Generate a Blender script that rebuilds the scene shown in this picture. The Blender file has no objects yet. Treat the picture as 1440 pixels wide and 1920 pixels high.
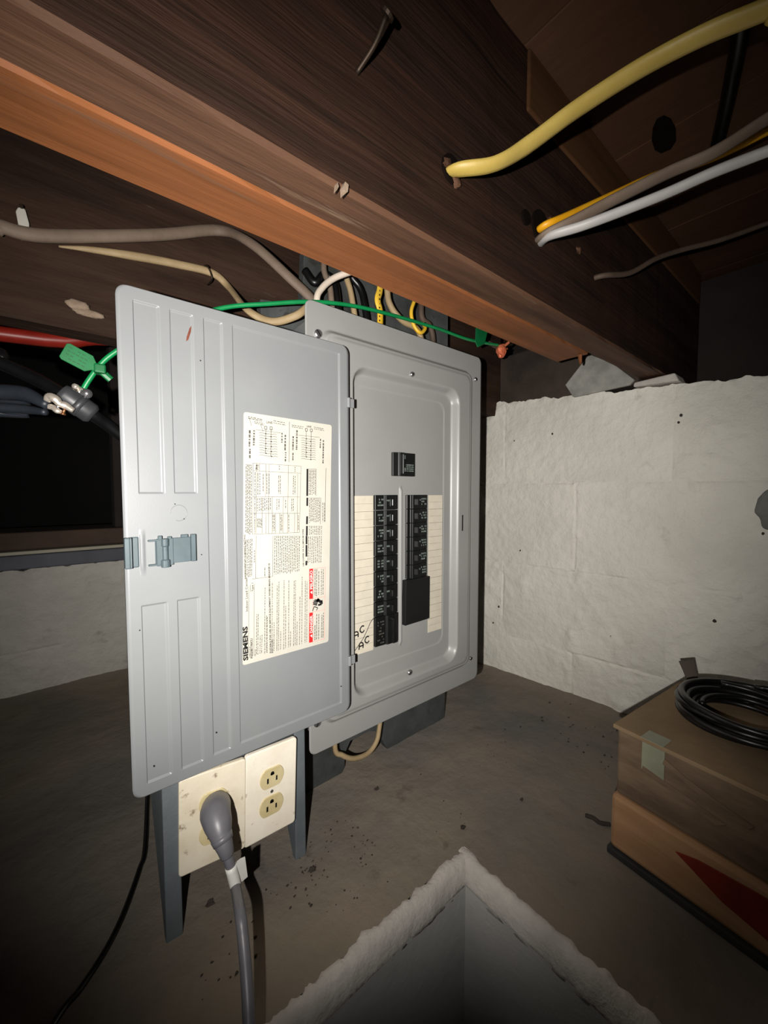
import bpy, bmesh, math, random
from mathutils import Vector, Matrix, noise

# ------------------------------------------------------------------ camera, world, light, exposure
# x runs along the back wall, y towards it, z up; the concrete ledge is z = 0 and the phone is held at the origin, H above it
H = 0.546
S = bpy.context.scene
C = S.collection
cam = bpy.data.cameras.new('camera'); cam.lens = 13.875; cam.sensor_width = 36; cam.clip_start = 0.01
co = bpy.data.objects.new('camera', cam); C.objects.link(co); S.camera = co
co.location = (0, 0, H)
co.rotation_euler = (math.radians(90 - 3.017), 0, math.radians(-39.4))

wd = bpy.data.worlds.new('dark_basement'); S.world = wd; wd.use_nodes = True
wd.node_tree.nodes['Background'].inputs[0].default_value = (0.9, 0.95, 1, 1)
wd.node_tree.nodes['Background'].inputs[1].default_value = 0.004

# the lamp held beside the phone: a little to the left, lower and behind the lens
fl = bpy.data.lights.new('hand_lamp', 'SPOT')
fl.energy = 47; fl.color = (1, 0.965, 0.91); fl.shadow_soft_size = 0.004
fl.spot_size = math.radians(113); fl.spot_blend = 1.0
fo = bpy.data.objects.new('hand_lamp', fl); C.objects.link(fo)
fo.location = (-0.06*0.773 - 0.06*0.635, 0.06*0.635 - 0.06*0.773, H - 0.010)
fo.rotation_euler = Vector((0.6316,0.7795,0.0351)).to_track_quat('-Z', 'Y').to_euler()

S.view_settings.view_transform = 'Standard'
S.view_settings.look = 'None'
S.view_settings.gamma = 1
S.view_settings.exposure = 0
S.view_settings.use_curve_mapping = False

R = random.Random(7)

# ------------------------------------------------------------------ materials
def lin(c): return tuple(((v/255/12.92) if v/255 <= .04045 else ((v/255+.055)/1.055)**2.4) for v in c) + (1,)

def M(name, c1, c2=None, scale=6, rough=.6, metal=0, bump=0, bscale=60, stretch=(1,1,1), c3=None, s3=30, t3=.68, spec=.5, detail=5, bdist=.002, lo=.35, hi=.65):
    m = bpy.data.materials.new(name); m.use_nodes = True
    nt = m.node_tree; N = nt.nodes; L = nt.links; b = N['Principled BSDF']
    b.inputs['Roughness'].default_value = rough; b.inputs['Metallic'].default_value = metal
    b.inputs['Specular IOR Level'].default_value = spec
    tc = N.new('ShaderNodeTexCoord'); mp = N.new('ShaderNodeMapping'); mp.inputs['Scale'].default_value = stretch
    oi = N.new('ShaderNodeObjectInfo'); va = N.new('ShaderNodeVectorMath'); va.operation = 'MULTIPLY_ADD'
    L.new(oi.outputs['Random'], va.inputs[0]); va.inputs[1].default_value = (13, 9, 11); L.new(tc.outputs['Object'], va.inputs[2]); L.new(va.outputs[0], mp.inputs[0])
    def nz(sc, det=detail):
        n = N.new('ShaderNodeTexNoise'); n.inputs['Scale'].default_value = sc; n.inputs['Detail'].default_value = det
        n.inputs['Roughness'].default_value = .6; L.new(mp.outputs[0], n.inputs['Vector']); return n
    n1 = nz(scale); cr = N.new('ShaderNodeValToRGB'); L.new(n1.outputs[0], cr.inputs[0])
    cr.color_ramp.elements[0].position = lo; cr.color_ramp.elements[1].position = hi
    cr.color_ramp.elements[0].color = lin(c1); cr.color_ramp.elements[1].color = lin(c2 or c1)
    out = cr.outputs[0]
    if c3:
        n3 = nz(s3); r3 = N.new('ShaderNodeValToRGB'); L.new(n3.outputs[0], r3.inputs[0])
        r3.color_ramp.elements[0].position = t3; r3.color_ramp.elements[1].position = min(1, t3+.11)
        r3.color_ramp.elements[0].color = (0,0,0,1); r3.color_ramp.elements[1].color = (1,1,1,1)
        mx = N.new('ShaderNodeMix'); mx.data_type = 'RGBA'; L.new(r3.outputs[0], mx.inputs['Factor'])
        L.new(out, mx.inputs['A']); mx.inputs['B'].default_value = lin(c3); out = mx.outputs['Result']
    L.new(out, b.inputs['Base Color'])
    if bump:
        nb = nz(bscale, 6); bp = N.new('ShaderNodeBump'); bp.inputs['Strength'].default_value = bump; bp.inputs['Distance'].default_value = bdist
        L.new(nb.outputs[0], bp.inputs['Height']); L.new(bp.outputs[0], b.inputs['Normal'])
    return m

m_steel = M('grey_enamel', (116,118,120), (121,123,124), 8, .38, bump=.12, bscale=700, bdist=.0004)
m_cover = M('brightened_grey_enamel', (133,133,131), (138,138,136), 8, .38, bump=.12, bscale=700, bdist=.0004)  # door enamel made lighter: the cover's brighter lighting is put into its colour
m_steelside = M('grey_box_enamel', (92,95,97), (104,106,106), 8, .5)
m_screw = M('zinc', (150,150,152), (190,190,192), 40, .25, .9)
m_black = M('black_plastic', (9,10,10), (15,16,16), 60, .42)
m_toggle = M('black_toggle', (14,15,15), (22,22,22), 60, .35)
m_blank = M('black_tape', (9,9,10), (13,13,15), 60, .55)
m_print = M('pale_print', (70,80,76), (124,134,126), 300, .6)
m_hole = M('dark_slot', (3,3,3))
m_paper = M('label_paper', (172,169,158), (178,174,164), 30, .5)
m_strip = M('directory_paper', (186,178,162), (194,186,170), 60, .7)
m_ink = M('black_ink', (16,15,15))
m_fine = M('grey_fine_print', (58,56,52), (86,82,76), 300)
m_red = M('warning_red', (190,22,26))
m_redline = M('warning_outline', (214,130,120))
m_whiteink = M('white_ink', (214,196,190))
m_latch = M('blue_grey_plastic', (64,76,81), (72,84,89), 40, .45)
m_rust = M('rust_mark', (84,34,20), (112,56,36), 80, .8)
m_plate = M('aged_ivory_plate', (206,194,170), (220,210,190), 22, .45, c3=(120,98,76), s3=70, t3=.61, bump=.1, bscale=200)
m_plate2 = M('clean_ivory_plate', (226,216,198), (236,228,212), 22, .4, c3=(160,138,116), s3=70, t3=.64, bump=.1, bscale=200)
m_recep = M('yellowed_ivory', (190,174,130), (204,190,150), 40, .35)
m_greybd = M('grey_painted_board', (82,89,94), (98,104,108), 12, .65, bump=.3, bscale=120, c3=(50,44,40), s3=45, t3=.72)
m_greybox = M('dark_grey_box', (48,52,54), (60,64,66), 12, .6)
m_mount = M('dirty_mounting_board', (52,54,52), (76,79,79), 9, .75, bump=.4, bscale=80, c3=(44,39,34), s3=20, t3=.6, spec=.2)
m_cord = M('grey_cord', (92,91,96), (100,99,104), 30, .42)
m_flag = M('white_tape', (196,194,188), (206,204,198), 30, .5)
m_bcord = M('black_rubber', (8,8,9), (13,13,14), 40, .35)
m_coil = M('black_coil_rubber', (10,11,11), (18,19,19), 40, .35)
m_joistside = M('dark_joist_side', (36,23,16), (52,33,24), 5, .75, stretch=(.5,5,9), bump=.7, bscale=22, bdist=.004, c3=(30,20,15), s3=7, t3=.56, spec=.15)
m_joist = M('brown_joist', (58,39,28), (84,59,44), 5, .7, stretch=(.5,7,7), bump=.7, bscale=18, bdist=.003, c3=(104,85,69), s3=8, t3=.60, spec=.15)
m_joistorange = M('orange_joist', (92,55,30), (122,74,43), 4, .62, stretch=(.45,8,8), bump=.5, bscale=12, bdist=.002, c3=(92,68,52), s3=6, t3=.60, spec=.15)
m_joist2 = M('dark_back_joist', (38,26,20), (60,43,33), 5, .8, stretch=(.6,5,5), bump=.6, bscale=20, bdist=.004, c3=(92,78,66), s3=16, t3=.66, spec=.15)
m_subfloor = M('subfloor_board', (70,48,34), (84,58,42), 3, .8, stretch=(4,.6,4), bump=.4, bscale=16, bdist=.003, spec=.15)
m_cleat = M('cleat_wood', (70,46,28), (84,56,34), 4, .75, stretch=(.6,6,6), bump=.3, bscale=12, spec=.15)
m_knot = M('knot_hole', (12,8,6), (20,13,10), 30, .95, spec=.05)
m_darkwood = M('dark_sill_wood', (40,32,27), (64,52,44), 7, .85, bump=.6, bscale=30, bdist=.005)
m_greysheet = M('grey_flashing', (128,127,122), (164,161,154), 18, .7, bump=.4, bscale=60)
m_rim = M('rim_wood', (26,20,18), (40,32,28), 5, .9, bump=.5, bscale=30)
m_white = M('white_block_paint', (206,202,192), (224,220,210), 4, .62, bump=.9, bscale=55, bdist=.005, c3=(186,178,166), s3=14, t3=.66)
m_whiteback = M('dimmed_white_paint', (170,166,158), (190,186,177), 4, .65, bump=.9, bscale=55, bdist=.005, c3=(140,134,124), s3=12, t3=.62)  # block white darkened: the weaker light on the back wall is in the colour
m_mortar = M('painted_mortar', (176,170,160), (200,194,184), 12, .8, bump=.5, bscale=120)
m_ledge = M('ledge_concrete', (104,100,96), (136,124,108), 2.4, .85, bump=.6, bscale=55, bdist=.004, c3=(92,84,76), s3=13, t3=.66, spec=.15)
m_pit = M('pit_wall_paint', (176,176,173), (190,188,184), 5, .75, bump=.4, bscale=45, bdist=.003)
m_lip = M('white_lip', (176,170,164), (204,198,190), 12, .85, bump=.8, bscale=110, bdist=.003)
m_void = M('dark_void', (14,13,13), (20,18,17), 4, .95)
m_bluegrey = M('blue_grey_trim', (66,68,76), (84,86,94), 10, .7)
m_pale = M('pale_trim', (150,146,130), (166,160,142), 10, .7)
m_wallsill = M('brown_window_sill', (50,36,26), (68,50,36), 10, .8)
m_cabyellow = M('yellow_sheath', (164,140,66), (182,158,82), 14, .5, bump=.3, bscale=60, stretch=(1,1,1))
m_caborange = M('orange_yellow_sheath', (212,150,20), (222,164,30), 14, .45)
m_cabwhite = M('white_sheath', (160,157,155), (174,171,168), 14, .5)
m_cabbrown = M('grimy_brown_sheath', (100,84,72), (118,102,88), 14, .7, bump=.3, bscale=80)
m_cabtan = M('tan_sheath', (136,116,84), (160,138,104), 20, .65, bump=.3, bscale=80)
m_cabpink = M('off_white_sheath', (196,182,166), (206,192,178), 14, .5)
m_cabyel2 = M('bright_yellow_sheath', (214,170,44), (226,184,60), 14, .45)
m_cabdark = M('dark_brown_sheath', (64,50,40), (82,66,54), 14, .7)
m_green = M('green_insulation', (10,116,62), (16,130,72), 30, .4)
m_greentag = M('green_plastic_tag', (6,92,48), (10,104,55), 30, .45)
m_greenink = M('tag_raised_text', (4,74,40))
m_copper = M('copper', (206,104,70), (224,130,94), 40, .35, .35)
m_silver = M('cast_silver', (198,186,172), (226,216,204), 60, .3, .7)
m_bronze = M('bronze_screw', (120,80,54), (140,96,66), 60, .4, .8)
m_clampblack = M('clamp_black', (42,43,46), (56,57,60), 40, .45)
m_conduit = M('blue_grey_conduit', (36,41,48), (44,50,57), 20, .45)
m_redpipe = M('red_pipe', (140,34,24), (156,42,28), 20, .4)
m_strap = M('white_strap', (176,172,162), (190,186,176), 30, .5)
m_plaster = M('dried_plaster', (112,94,78), (140,122,104), 60, .9, bump=.6, bscale=200)
m_nail = M('dark_nail', (44,36,29), (58,46,36), 40, .5, .7)
m_card = M('cardboard', (124,104,80), (142,120,94), 10, .85, bump=.3, bscale=60, spec=.15)
m_card2 = M('stained_cardboard', (92,76,62), (124,104,84), 8, .85, stretch=(1,1,4), bump=.3, bscale=40, spec=.15)
m_tape = M('pale_green_tape', (126,126,106), (140,140,120), 30, .5)
m_crate = M('tan_crate_wood', (150,114,82), (172,134,100), 7, .7, stretch=(1,.6,5), bump=.3, bscale=30, spec=.15)
m_redpanel = M('dull_red_paint', (84,30,20), (124,42,26), 16, .7, spec=.2)
m_darkboard = M('dark_base_board', (36,36,36), (50,50,48), 8, .8)
m_stick = M('grey_stick_wood', (64,56,50), (84,74,66), 8, .8, stretch=(1,1,.3), bump=.3, bscale=80)
m_stone = M('grey_stone', (96,98,94), (118,120,114), 20, .8, bump=.6, bscale=60)
m_dirt = M('dark_dirt', (44,38,34), (66,57,50), 60, .95)

# ------------------------------------------------------------------ mesh helpers
ORG = {}
def link(o, parent, origin):
    C.objects.link(o); ORG[o.name] = Vector(origin)
    if parent:
        o.parent = parent; o.location = Vector(origin) - ORG[parent.name]
    else: o.location = origin
    return o
def tag(o, label=None, cat=None, group=None, kind=None):
    for k, v in (('label', label), ('category', cat), ('group', group), ('kind', kind)):
        if v: o[k] = v
    return o
def empty(name, p, label, cat, group=None):
    o = bpy.data.objects.new(name, None); o.empty_display_size = .02
    link(o, None, (p[0], p[1], p[2] + H)); return tag(o, label, cat, group)

def catmull(pts, sub):
    pts = [Vector(p) for p in pts]
    if len(pts) < 3 or sub < 2: return pts
    q = [pts[0]*2 - pts[1]] + pts + [pts[-1]*2 - pts[-2]]; out = []
    for i in range(1, len(q)-2):
        a, b, c, d = q[i-1:i+3]
        for k in range(sub):
            t = k/sub
            out.append(.5*((2*b) + (c-a)*t + (2*a-5*b+4*c-d)*t*t + (3*b-a-3*c+d)*t**3))
    return out + [pts[-1]]

class MB:
    def __init__(s): s.v = []; s.f = []
    def add(s, v, f):
        n = len(s.v); s.v += [tuple(p) for p in v]; s.f += [tuple(i+n for i in q) for q in f]; return s
    def box(s, x0, x1, y0, y1, z0, z1, m=None):
        v = [Vector((x, y, z)) for x in (x0, x1) for y in (y0, y1) for z in (z0, z1)]
        if m: v = [m @ p for p in v]
        return s.add(v, [(0,1,3,2),(4,6,7,5),(0,4,5,1),(2,3,7,6),(0,2,6,4),(1,5,7,3)])
    def prism(s, poly, axis, a, b):
        # poly: 2-D outline, extruded along axis from a to b
        def p3(u, v, w): return {'x': (w,u,v), 'y': (u,w,v), 'z': (u,v,w)}[axis]
        n = len(poly)
        v = [p3(*q, a) for q in poly] + [p3(*q, b) for q in poly]
        f = [tuple(range(n)), tuple(range(2*n-1, n-1, -1))] + [(i, i+n, (i+1) % n + n, (i+1) % n) for i in range(n)]
        return s.add(v, f)
    def tube(s, pts, r, sub=6, n=10, flat=1, hint=None, caps=True):
        # flat < 1 squashes the section along hint
        k = len(pts); P = catmull(pts, sub)
        rr = r if isinstance(r, (list, tuple)) else [r]*k
        rad = [rr[min(int(i/len(P)*0 + i*(k-1)/(len(P)-1)), k-1)] + (rr[min(int(i*(k-1)/(len(P)-1))+1, k-1)] - rr[min(int(i*(k-1)/(len(P)-1)), k-1)])*((i*(k-1)/(len(P)-1)) % 1) for i in range(len(P))]
        up = Vector(hint) if hint else Vector((.13, .27, 1)); vs = []
        for i, p in enumerate(P):
            t = (P[min(i+1, len(P)-1)] - P[max(i-1, 0)]).normalized()
            b = t.cross(up)
            if b.length < 1e-4: b = t.cross(Vector((1, 0, .2)))
            b.normalize(); nrm = b.cross(t).normalized()
            if not hint: up = nrm
            for j in range(n):
                a = 2*math.pi*j/n
                vs.append(p + b*math.cos(a)*rad[i] + nrm*math.sin(a)*rad[i]*flat)
        fs = [(i*n+j, i*n+(j+1) % n, (i+1)*n+(j+1) % n, (i+1)*n+j) for i in range(len(P)-1) for j in range(n)]
        if caps: fs += [tuple(range(n-1, -1, -1)), tuple(range((len(P)-1)*n, len(P)*n))]
        return s.add(vs, fs)
    def cyl(s, p0, p1, r0, r1=None, n=16):
        return s.tube([p0, p1], [r0, r0 if r1 is None else r1], 1, n)
    def blob(s, c, r, n=8, m=6, jit=0, rnd=R):
        vs = [(c[0], c[1], c[2]+r[2])]
        for i in range(1, m):
            for j in range(n):
                a = math.pi*i/m; b = 2*math.pi*j/n; q = 1 + rnd.uniform(-jit, jit)
                vs.append((c[0]+r[0]*q*math.sin(a)*math.cos(b), c[1]+r[1]*q*math.sin(a)*math.sin(b), c[2]+r[2]*q*math.cos(a)))
        vs.append((c[0], c[1], c[2]-r[2]))
        fs = [(0, 1+j, 1+(j+1) % n) for j in range(n)]
        fs += [(1+i*n+j, 1+(i+1)*n+j, 1+(i+1)*n+(j+1) % n, 1+i*n+(j+1) % n) for i in range(m-2) for j in range(n)]
        e = len(vs)-1; fs += [(e, 1+(m-2)*n+(j+1) % n, 1+(m-2)*n+j) for j in range(n)]
        return s.add(vs, fs)
    def rects(s, L, y, off=0):     # flat print facing -y: list of (x0, x1, z0, z1)
        for x0, x1, z0, z1 in L: s.add([(x0,y,z0),(x1,y,z0),(x1,y,z1),(x0,y,z1)], [(0,1,2,3)])
        return s
    def line(s, p, q, w, y):       # a stroke of width w from p to q in the x-z plane at y
        dx, dz = q[0]-p[0], q[1]-p[1]; l = math.hypot(dx, dz) or 1e-6; a, b = -dz/l*w/2, dx/l*w/2
        return s.add([(p[0]+a,y,p[1]+b),(p[0]-a,y,p[1]-b),(q[0]-a,y,q[1]-b),(q[0]+a,y,q[1]+b)], [(0,1,2,3)])
    def mesh(s, name, mt, origin=(0,0,0), smooth=False, bevel=0, seg=2):
        me = bpy.data.meshes.new(name); o = Vector(origin)
        me.from_pydata([tuple(Vector(p)-o) for p in s.v], [], s.f)
        bm = bmesh.new(); bm.from_mesh(me)
        if len(s.f) < 4000: bmesh.ops.recalc_face_normals(bm, faces=bm.faces)
        if bevel:
            ed = [e for e in bm.edges if len(e.link_faces) == 2 and e.calc_face_angle(0) > .5]
            bmesh.ops.bevel(bm, geom=ed, offset=bevel, segments=seg, affect='EDGES', profile=.5)
        for f in bm.faces: f.smooth = smooth
        bm.to_mesh(me); bm.free(); me.materials.append(mt)
        return me
    def build(s, name, mt, parent=None, smooth=False, bevel=0, seg=2, T=None):
        if T: s.v = [tuple(T @ Vector(p)) for p in s.v]
        xs, ys, zs = zip(*s.v)
        o = Vector(((min(xs)+max(xs))/2, (min(ys)+max(ys))/2, min(zs)))
        ob = bpy.data.objects.new(name, s.mesh(name, mt, o, smooth, bevel, seg))
        return link(ob, parent, o + Vector((0, 0, H)))

def place(name, me, p, parent):
    return link(bpy.data.objects.new(name, me), parent, Vector(p) + Vector((0, 0, H)))

def ss(t): t = max(0., min(1., t)); return t*t*(3-2*t)
def fbm(x, y, z, o=4): return noise.fractal(Vector((x, y, z)), 1, 2, o)

def uniq(L, eps=2e-4):
    L = sorted(L); out = [L[0]]
    for v in L[1:]:
        if v - out[-1] > eps: out.append(v)
    return out
def lines(a, b, step, fine=()):
    n = max(1, round((b-a)/step)); L = [a+(b-a)*i/n for i in range(n+1)]
    for c, w in fine:
        L += [c + w*k/4 for k in range(-4, 5) if a < c + w*k/4 < b]
    return uniq(L)

def sheet(name, xs, zs, rad, yf, thick, mt, parent):
    # pressed sheet: front at yf(x, z), rounded outer corners, given thickness
    x0, x1, z0, z1 = xs[0], xs[-1], zs[0], zs[-1]; nx, nz = len(xs), len(zs); v = []
    for back in (0, 1):
        for z in zs:
            d = min(z-z0, z1-z); ins = rad - math.sqrt(max(0, rad*rad-(rad-d)**2)) if d < rad else 0
            for x in xs:
                q = x0+ins + (x-x0)/(x1-x0)*(x1-x0-2*ins)
                v.append((q, yf(q, z) + back*thick, z))
    n = nx*nz; f = []
    for j in range(nz-1):
        for i in range(nx-1):
            a = j*nx+i; f.append((a, a+1, a+nx+1, a+nx)); f.append((n+a, n+a+nx, n+a+nx+1, n+a+1))
    ring = list(range(nx)) + [j*nx+nx-1 for j in range(1, nz)] + [(nz-1)*nx+i for i in range(nx-2, -1, -1)] + [j*nx for j in range(nz-2, 0, -1)]
    for a, b in zip(ring, ring[1:]+ring[:1]): f.append((a, n+a, n+b, b))
    mb = MB(); mb.v = v; mb.f = f
    return mb.build(name, mt, parent, True)

_txt = {}
def text(mb, s, p, size, y, rot=0, bold=0, w=None):
    # lettering as flat faces at depth y; p = start of the baseline, rot 90 reads upwards; w = wanted length
    cu = bpy.data.curves.new('lettering', 'FONT'); cu.body = s; cu.size = size; cu.offset = bold; cu.resolution_u = 2
    o = bpy.data.objects.new('lettering', cu); me = o.to_mesh()
    vs = [Vector(q.co) for q in me.vertices]; fs = [tuple(q.vertices) for q in me.polygons]; o.to_mesh_clear()
    bpy.data.objects.remove(o); bpy.data.curves.remove(cu)
    L = max(q.x for q in vs); k = w/L if w else 1; a = math.radians(rot); ca, sa = math.cos(a), math.sin(a)
    mb.add([(p[0]+q.x*k*ca-q.y*sa, y, p[1]+q.x*k*sa+q.y*ca) for q in vs], fs)

# ------------------------------------------------------------------ the setting: ledge, pit, walls
PX, PY = 0.459, 0.367          # the pit's inside corner
def ledge_grid(mb, x0, x1, y0, y1, st):
    nx, ny = round((x1-x0)/st), round((y1-y0)/st); v = []
    for j in range(ny+1):
        for i in range(nx+1):
            x, y = x0+(x1-x0)*i/nx, y0+(y1-y0)*j/ny
            z = .004*fbm(x*5, y*5, .3) + .0015*fbm(x*30, y*30, 2)
            z += .02*ss((y-1.34)/.1)**2 + .018*ss((x-.93+(y-.735)*.107)/.1)**2
            z *= ss(max(x-PX, y-PY)/.03)
            v.append((x, y, -H+z))
    mb.add(v, [(j*(nx+1)+i, j*(nx+1)+i+1, (j+1)*(nx+1)+i+1, (j+1)*(nx+1)+i) for j in range(ny) for i in range(nx)])
mb = MB(); ledge_grid(mb, -1.3, 1.2, PY, 1.5, .011); ledge_grid(mb, PX, 1.2, -1.0, PY, .011)
tag(mb.build('floor', m_ledge, None, True), kind='structure')

def lip(name, pts, nrm, rnd):
    # rough white painted arris: outer edge on the ledge, then down into the pit
    mb = MB(); n = 200; a, b = Vector(pts[0]), Vector(pts[1]); v = []
    prof = ((.004, -.001), (.000, .0018), (-.007, .0015), (-.013, -.004), (-.0175, -.013), (-.0195, -.023), (-.0200, -.030), (-.018, -.031))
    for i in range(n+1):
        p = a.lerp(b, i/n)
        for k, (o, z) in enumerate(prof):
            j = .0022*fbm(p.x*60+k*.3, p.y*60, rnd, 5) + .002*fbm(p.x*9, p.y*9, rnd+3)
            if k < 2: j += .004*fbm(p.x*70, p.y*70, rnd+9, 5)
            v.append((p.x+nrm[0]*(o+j), p.y+nrm[1]*(o+j), -H+z+j*.5))
    m = len(prof)
    mb.add(v, [(i*m+k, i*m+k+1, (i+1)*m+k+1, (i+1)*m+k) for i in range(n) for k in range(m-1)])
    return tag(mb.build(name, m_lip, None, True), kind='structure')
lip('trim_1', ((-.6, PY, 0), (PX+.003, PY, 0)), (0, 1), 1)
lip('trim_2', ((PX, -.7, 0), (PX, PY+.003, 0)), (1, 0), 5)

def pit_wall(name, p0, p1, nrm):
    mb = MB(); n, m = 50, 30; v = []
    for j in range(m+1):
        for i in range(n+1):
            x, y = p0[0]+(p1[0]-p0[0])*i/n, p0[1]+(p1[1]-p0[1])*i/n; z = -.026 - .9*j/m
            d = .003*fbm(x*7, y*7, z*7)
            v.append((x+nrm[0]*d, y+nrm[1]*d, -H+z))
    mb.add(v, [(j*(n+1)+i, j*(n+1)+i+1, (j+1)*(n+1)+i+1, (j+1)*(n+1)+i) for j in range(m) for i in range(n)])
    return tag(mb.build(name, m_pit, None, True), kind='structure')
pit_wall('wall_pit_back', (-1.3, PY-.020), (PX-.018, PY-.020), (0, -1))
pit_wall('wall_pit_right', (PX-.020, PY-.018), (PX-.020, -1.0), (-1, 0))
tag(MB().box(-1.3, PX, -1.0, PY, -H-.95, -H-.92).build('floor_pit', m_ledge), kind='structure')

# block walls: each painted block its own piece, mortar set back behind
RW0, RWD = Vector((1.0, .735, 0)), Vector((.04, -.375, 0)).normalized()
RWN = Vector((-RWD.y, RWD.x, 0)); RWN = RWN if RWN.x < 0 else -RWN
def rw(s, z, d=0): p = RW0 + RWD*s + RWN*d; return Vector((p.x, p.y, z))
def bw(s, z, d=0): return Vector((s, 1.40-d, z))
def block(fn, s0, s1, z0, z1, parent, top=False, seed=0):
    ed = lambda a, b: lines(a, b, .006, [(a+.004, .004), (b-.004, .004)])
    SS, ZZ = ed(s0, s1), ed(z0, z1); nx, nz = len(SS)-1, len(ZZ)-1; v = []
    for j in range(nz+1):
        for i in range(nx+1):
            s, z = SS[i], ZZ[j]
            e = min(s-s0, s1-s, z-z0, (z1-z) if not top else 1)
            d = .0035*fbm(s*6, z*6, 4.2) + .0100*max(0, fbm(s*24, z*20, 8.5, 5))*ss(fbm(s*4, z*4, 1)*1.4+.35) + .0012*fbm(s*60, z*60, 3)
            d -= .0022*(1-ss(e/.006))*ss(.42+1.5*fbm(s*5, z*5, 12))
            if top:
                if fn is rw: z = z0+(z-z0)*(z1-.060*max(0, s)-z0)/(z1-z0)
                k = (j/nz)**4; z += k*(.009*fbm(s*30, 1, 7) + .006*fbm(s*9, 2, 2)); d += k*.005*fbm(s*40, z*40, 6)
            v.append(fn(s, z, d))
    n = len(v); f = [(j*(nx+1)+i, j*(nx+1)+i+1, (j+1)*(nx+1)+i+1, (j+1)*(nx+1)+i) for j in range(nz) for i in range(nx)]
    ring = list(range(nx+1)) + [j*(nx+1)+nx for j in range(1, nz+1)] + [nz*(nx+1)+i for i in range(nx-1, -1, -1)] + [j*(nx+1) for j in range(nz-1, 0, -1)]
    bk = fn(0, 0, -.02) - fn(0, 0, 0)
    v += [v[a] for a in ring] + [v[a]+bk for a in ring]; m = len(ring)
    f += [(n+a, n+m+a, n+m+(a+1) % m, n+(a+1) % m) for a in range(m)]
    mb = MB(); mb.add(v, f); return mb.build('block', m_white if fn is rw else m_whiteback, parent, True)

def wall_slab(fn, s0, s1, z0, z1, th):
    mb = MB(); a, b = -.012, -.012-th
    v = [fn(s, z, d) for s in (s0, s1) for d in (a, b) for z in (z0, z1)]
    return mb.add(v, [(0,1,3,2),(4,6,7,5),(0,4,5,1),(2,3,7,6),(0,2,6,4),(1,5,7,3)])
wr = tag(wall_slab(rw, -.68, 1.7, -H-.05, .17, .20).build('wall_right', m_mortar), kind='structure')
tops = [-.56, -.425, -.21, .022, .252]
for c in range(4):
    off = (.265, .065, .265, .065)[c]
    cuts = [-.66] + [q for q in (off-.8, off-.4, off, off+.4, off+.8, off+1.2) if q > -.6] + [1.65]
    for a, b in zip(cuts, cuts[1:]):
        block(rw, a, b, tops[c], tops[c+1] + (.008 if c == 3 else 0), wr, top=(c == 3))
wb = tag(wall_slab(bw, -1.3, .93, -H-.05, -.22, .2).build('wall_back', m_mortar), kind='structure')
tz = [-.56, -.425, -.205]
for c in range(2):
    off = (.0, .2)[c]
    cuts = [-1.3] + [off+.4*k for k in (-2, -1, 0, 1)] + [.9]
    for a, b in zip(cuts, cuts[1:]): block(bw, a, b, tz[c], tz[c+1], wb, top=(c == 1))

sk = MB()
for p in ((1.0000,0.6402,0.1436), (1.0000,0.5330,0.1525), (1.0000,0.6171,-0.1691), (1.0000,0.6810,-0.3448), (1.0000,0.6988,-0.3980), (1.0000,0.3786,-0.3570), (1.0200,0.2572,0.1648), (1.0200,0.2614,0.1497), (1.0300,0.1875,-0.2728), (1.0300,0.1202,-0.0830)):
    s_ = (Vector((p[0], p[1], 0))-RW0).dot(RWD); q_ = rw(s_, p[2], .0015); r_ = R.uniform(.002, .0036); sk.blob(q_, (.002, r_, r_*1.2), 8, 6, .2)
tag(sk.build('dark_specks', m_dirt, wr), kind='stuff')
# dark opening above the low back wall: trim layers, reveal and void behind
tag(MB().box(-1.3, .93, 1.395, 1.56, -.206, -.168).build('trim_3', m_bluegrey, bevel=.004), kind='structure')
tag(MB().box(-1.3, .93, 1.388, 1.56, -.166, -.157).build('trim_4', m_pale, bevel=.002), kind='structure')
tag(MB().box(-1.3, .93, 1.40, 1.58, -.155, -.108).build('trim_5', m_wallsill, bevel=.004), kind='structure')
tag(MB().box(-1.6, 1.2, 2.3, 2.35, -.6, .7).build('wall_beyond', m_void), kind='structure')
w1 = MB().box(.125, .165, 1.42, 1.50, -.108, .45).build('trim_6', m_rim, bevel=.004); tag(w1, kind='structure')
tag(MB().box(-1.62, -1.3, -1.0, 2.3, -.65, .6).build('wall_left', m_void), kind='structure')
tag(MB().box(1.34, 1.40, -1.0, 1.6, .15, .60).build('wall_rim', m_rim), kind='structure')

# subfloor: boards across the joists
ce = tag(MB().box(-1.5, 1.6, -1.0, 2.35, .583, .62).build('ceiling', m_darkwood), kind='structure')
x = -.36
for i in range(14):
    w = R.choice((.135, .14, .138))
    MB().box(x+.0007, x+w-.0007, -.9, 1.5, .556+R.uniform(0, .001), .582).build('plank', m_subfloor, ce, bevel=.0008, seg=1)
    x += w

# a round knot in the subfloor
kn = MB(); kn.prism([(p[0], p[1]) for p in ((0.7104,0.2117,0.5560), (0.7244,0.2067,0.5560), (0.7487,0.2069,0.5560), (0.7738,0.2126,0.5560), (0.7859,0.2228,0.5560), (0.7833,0.2353,0.5560), (0.7681,0.2399,0.5560), (0.7437,0.2372,0.5560), (0.7216,0.2293,0.5560), (0.7084,0.2199,0.5560))], 'z', .5545, .558); kn.build('knot', m_knot, ce)

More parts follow.
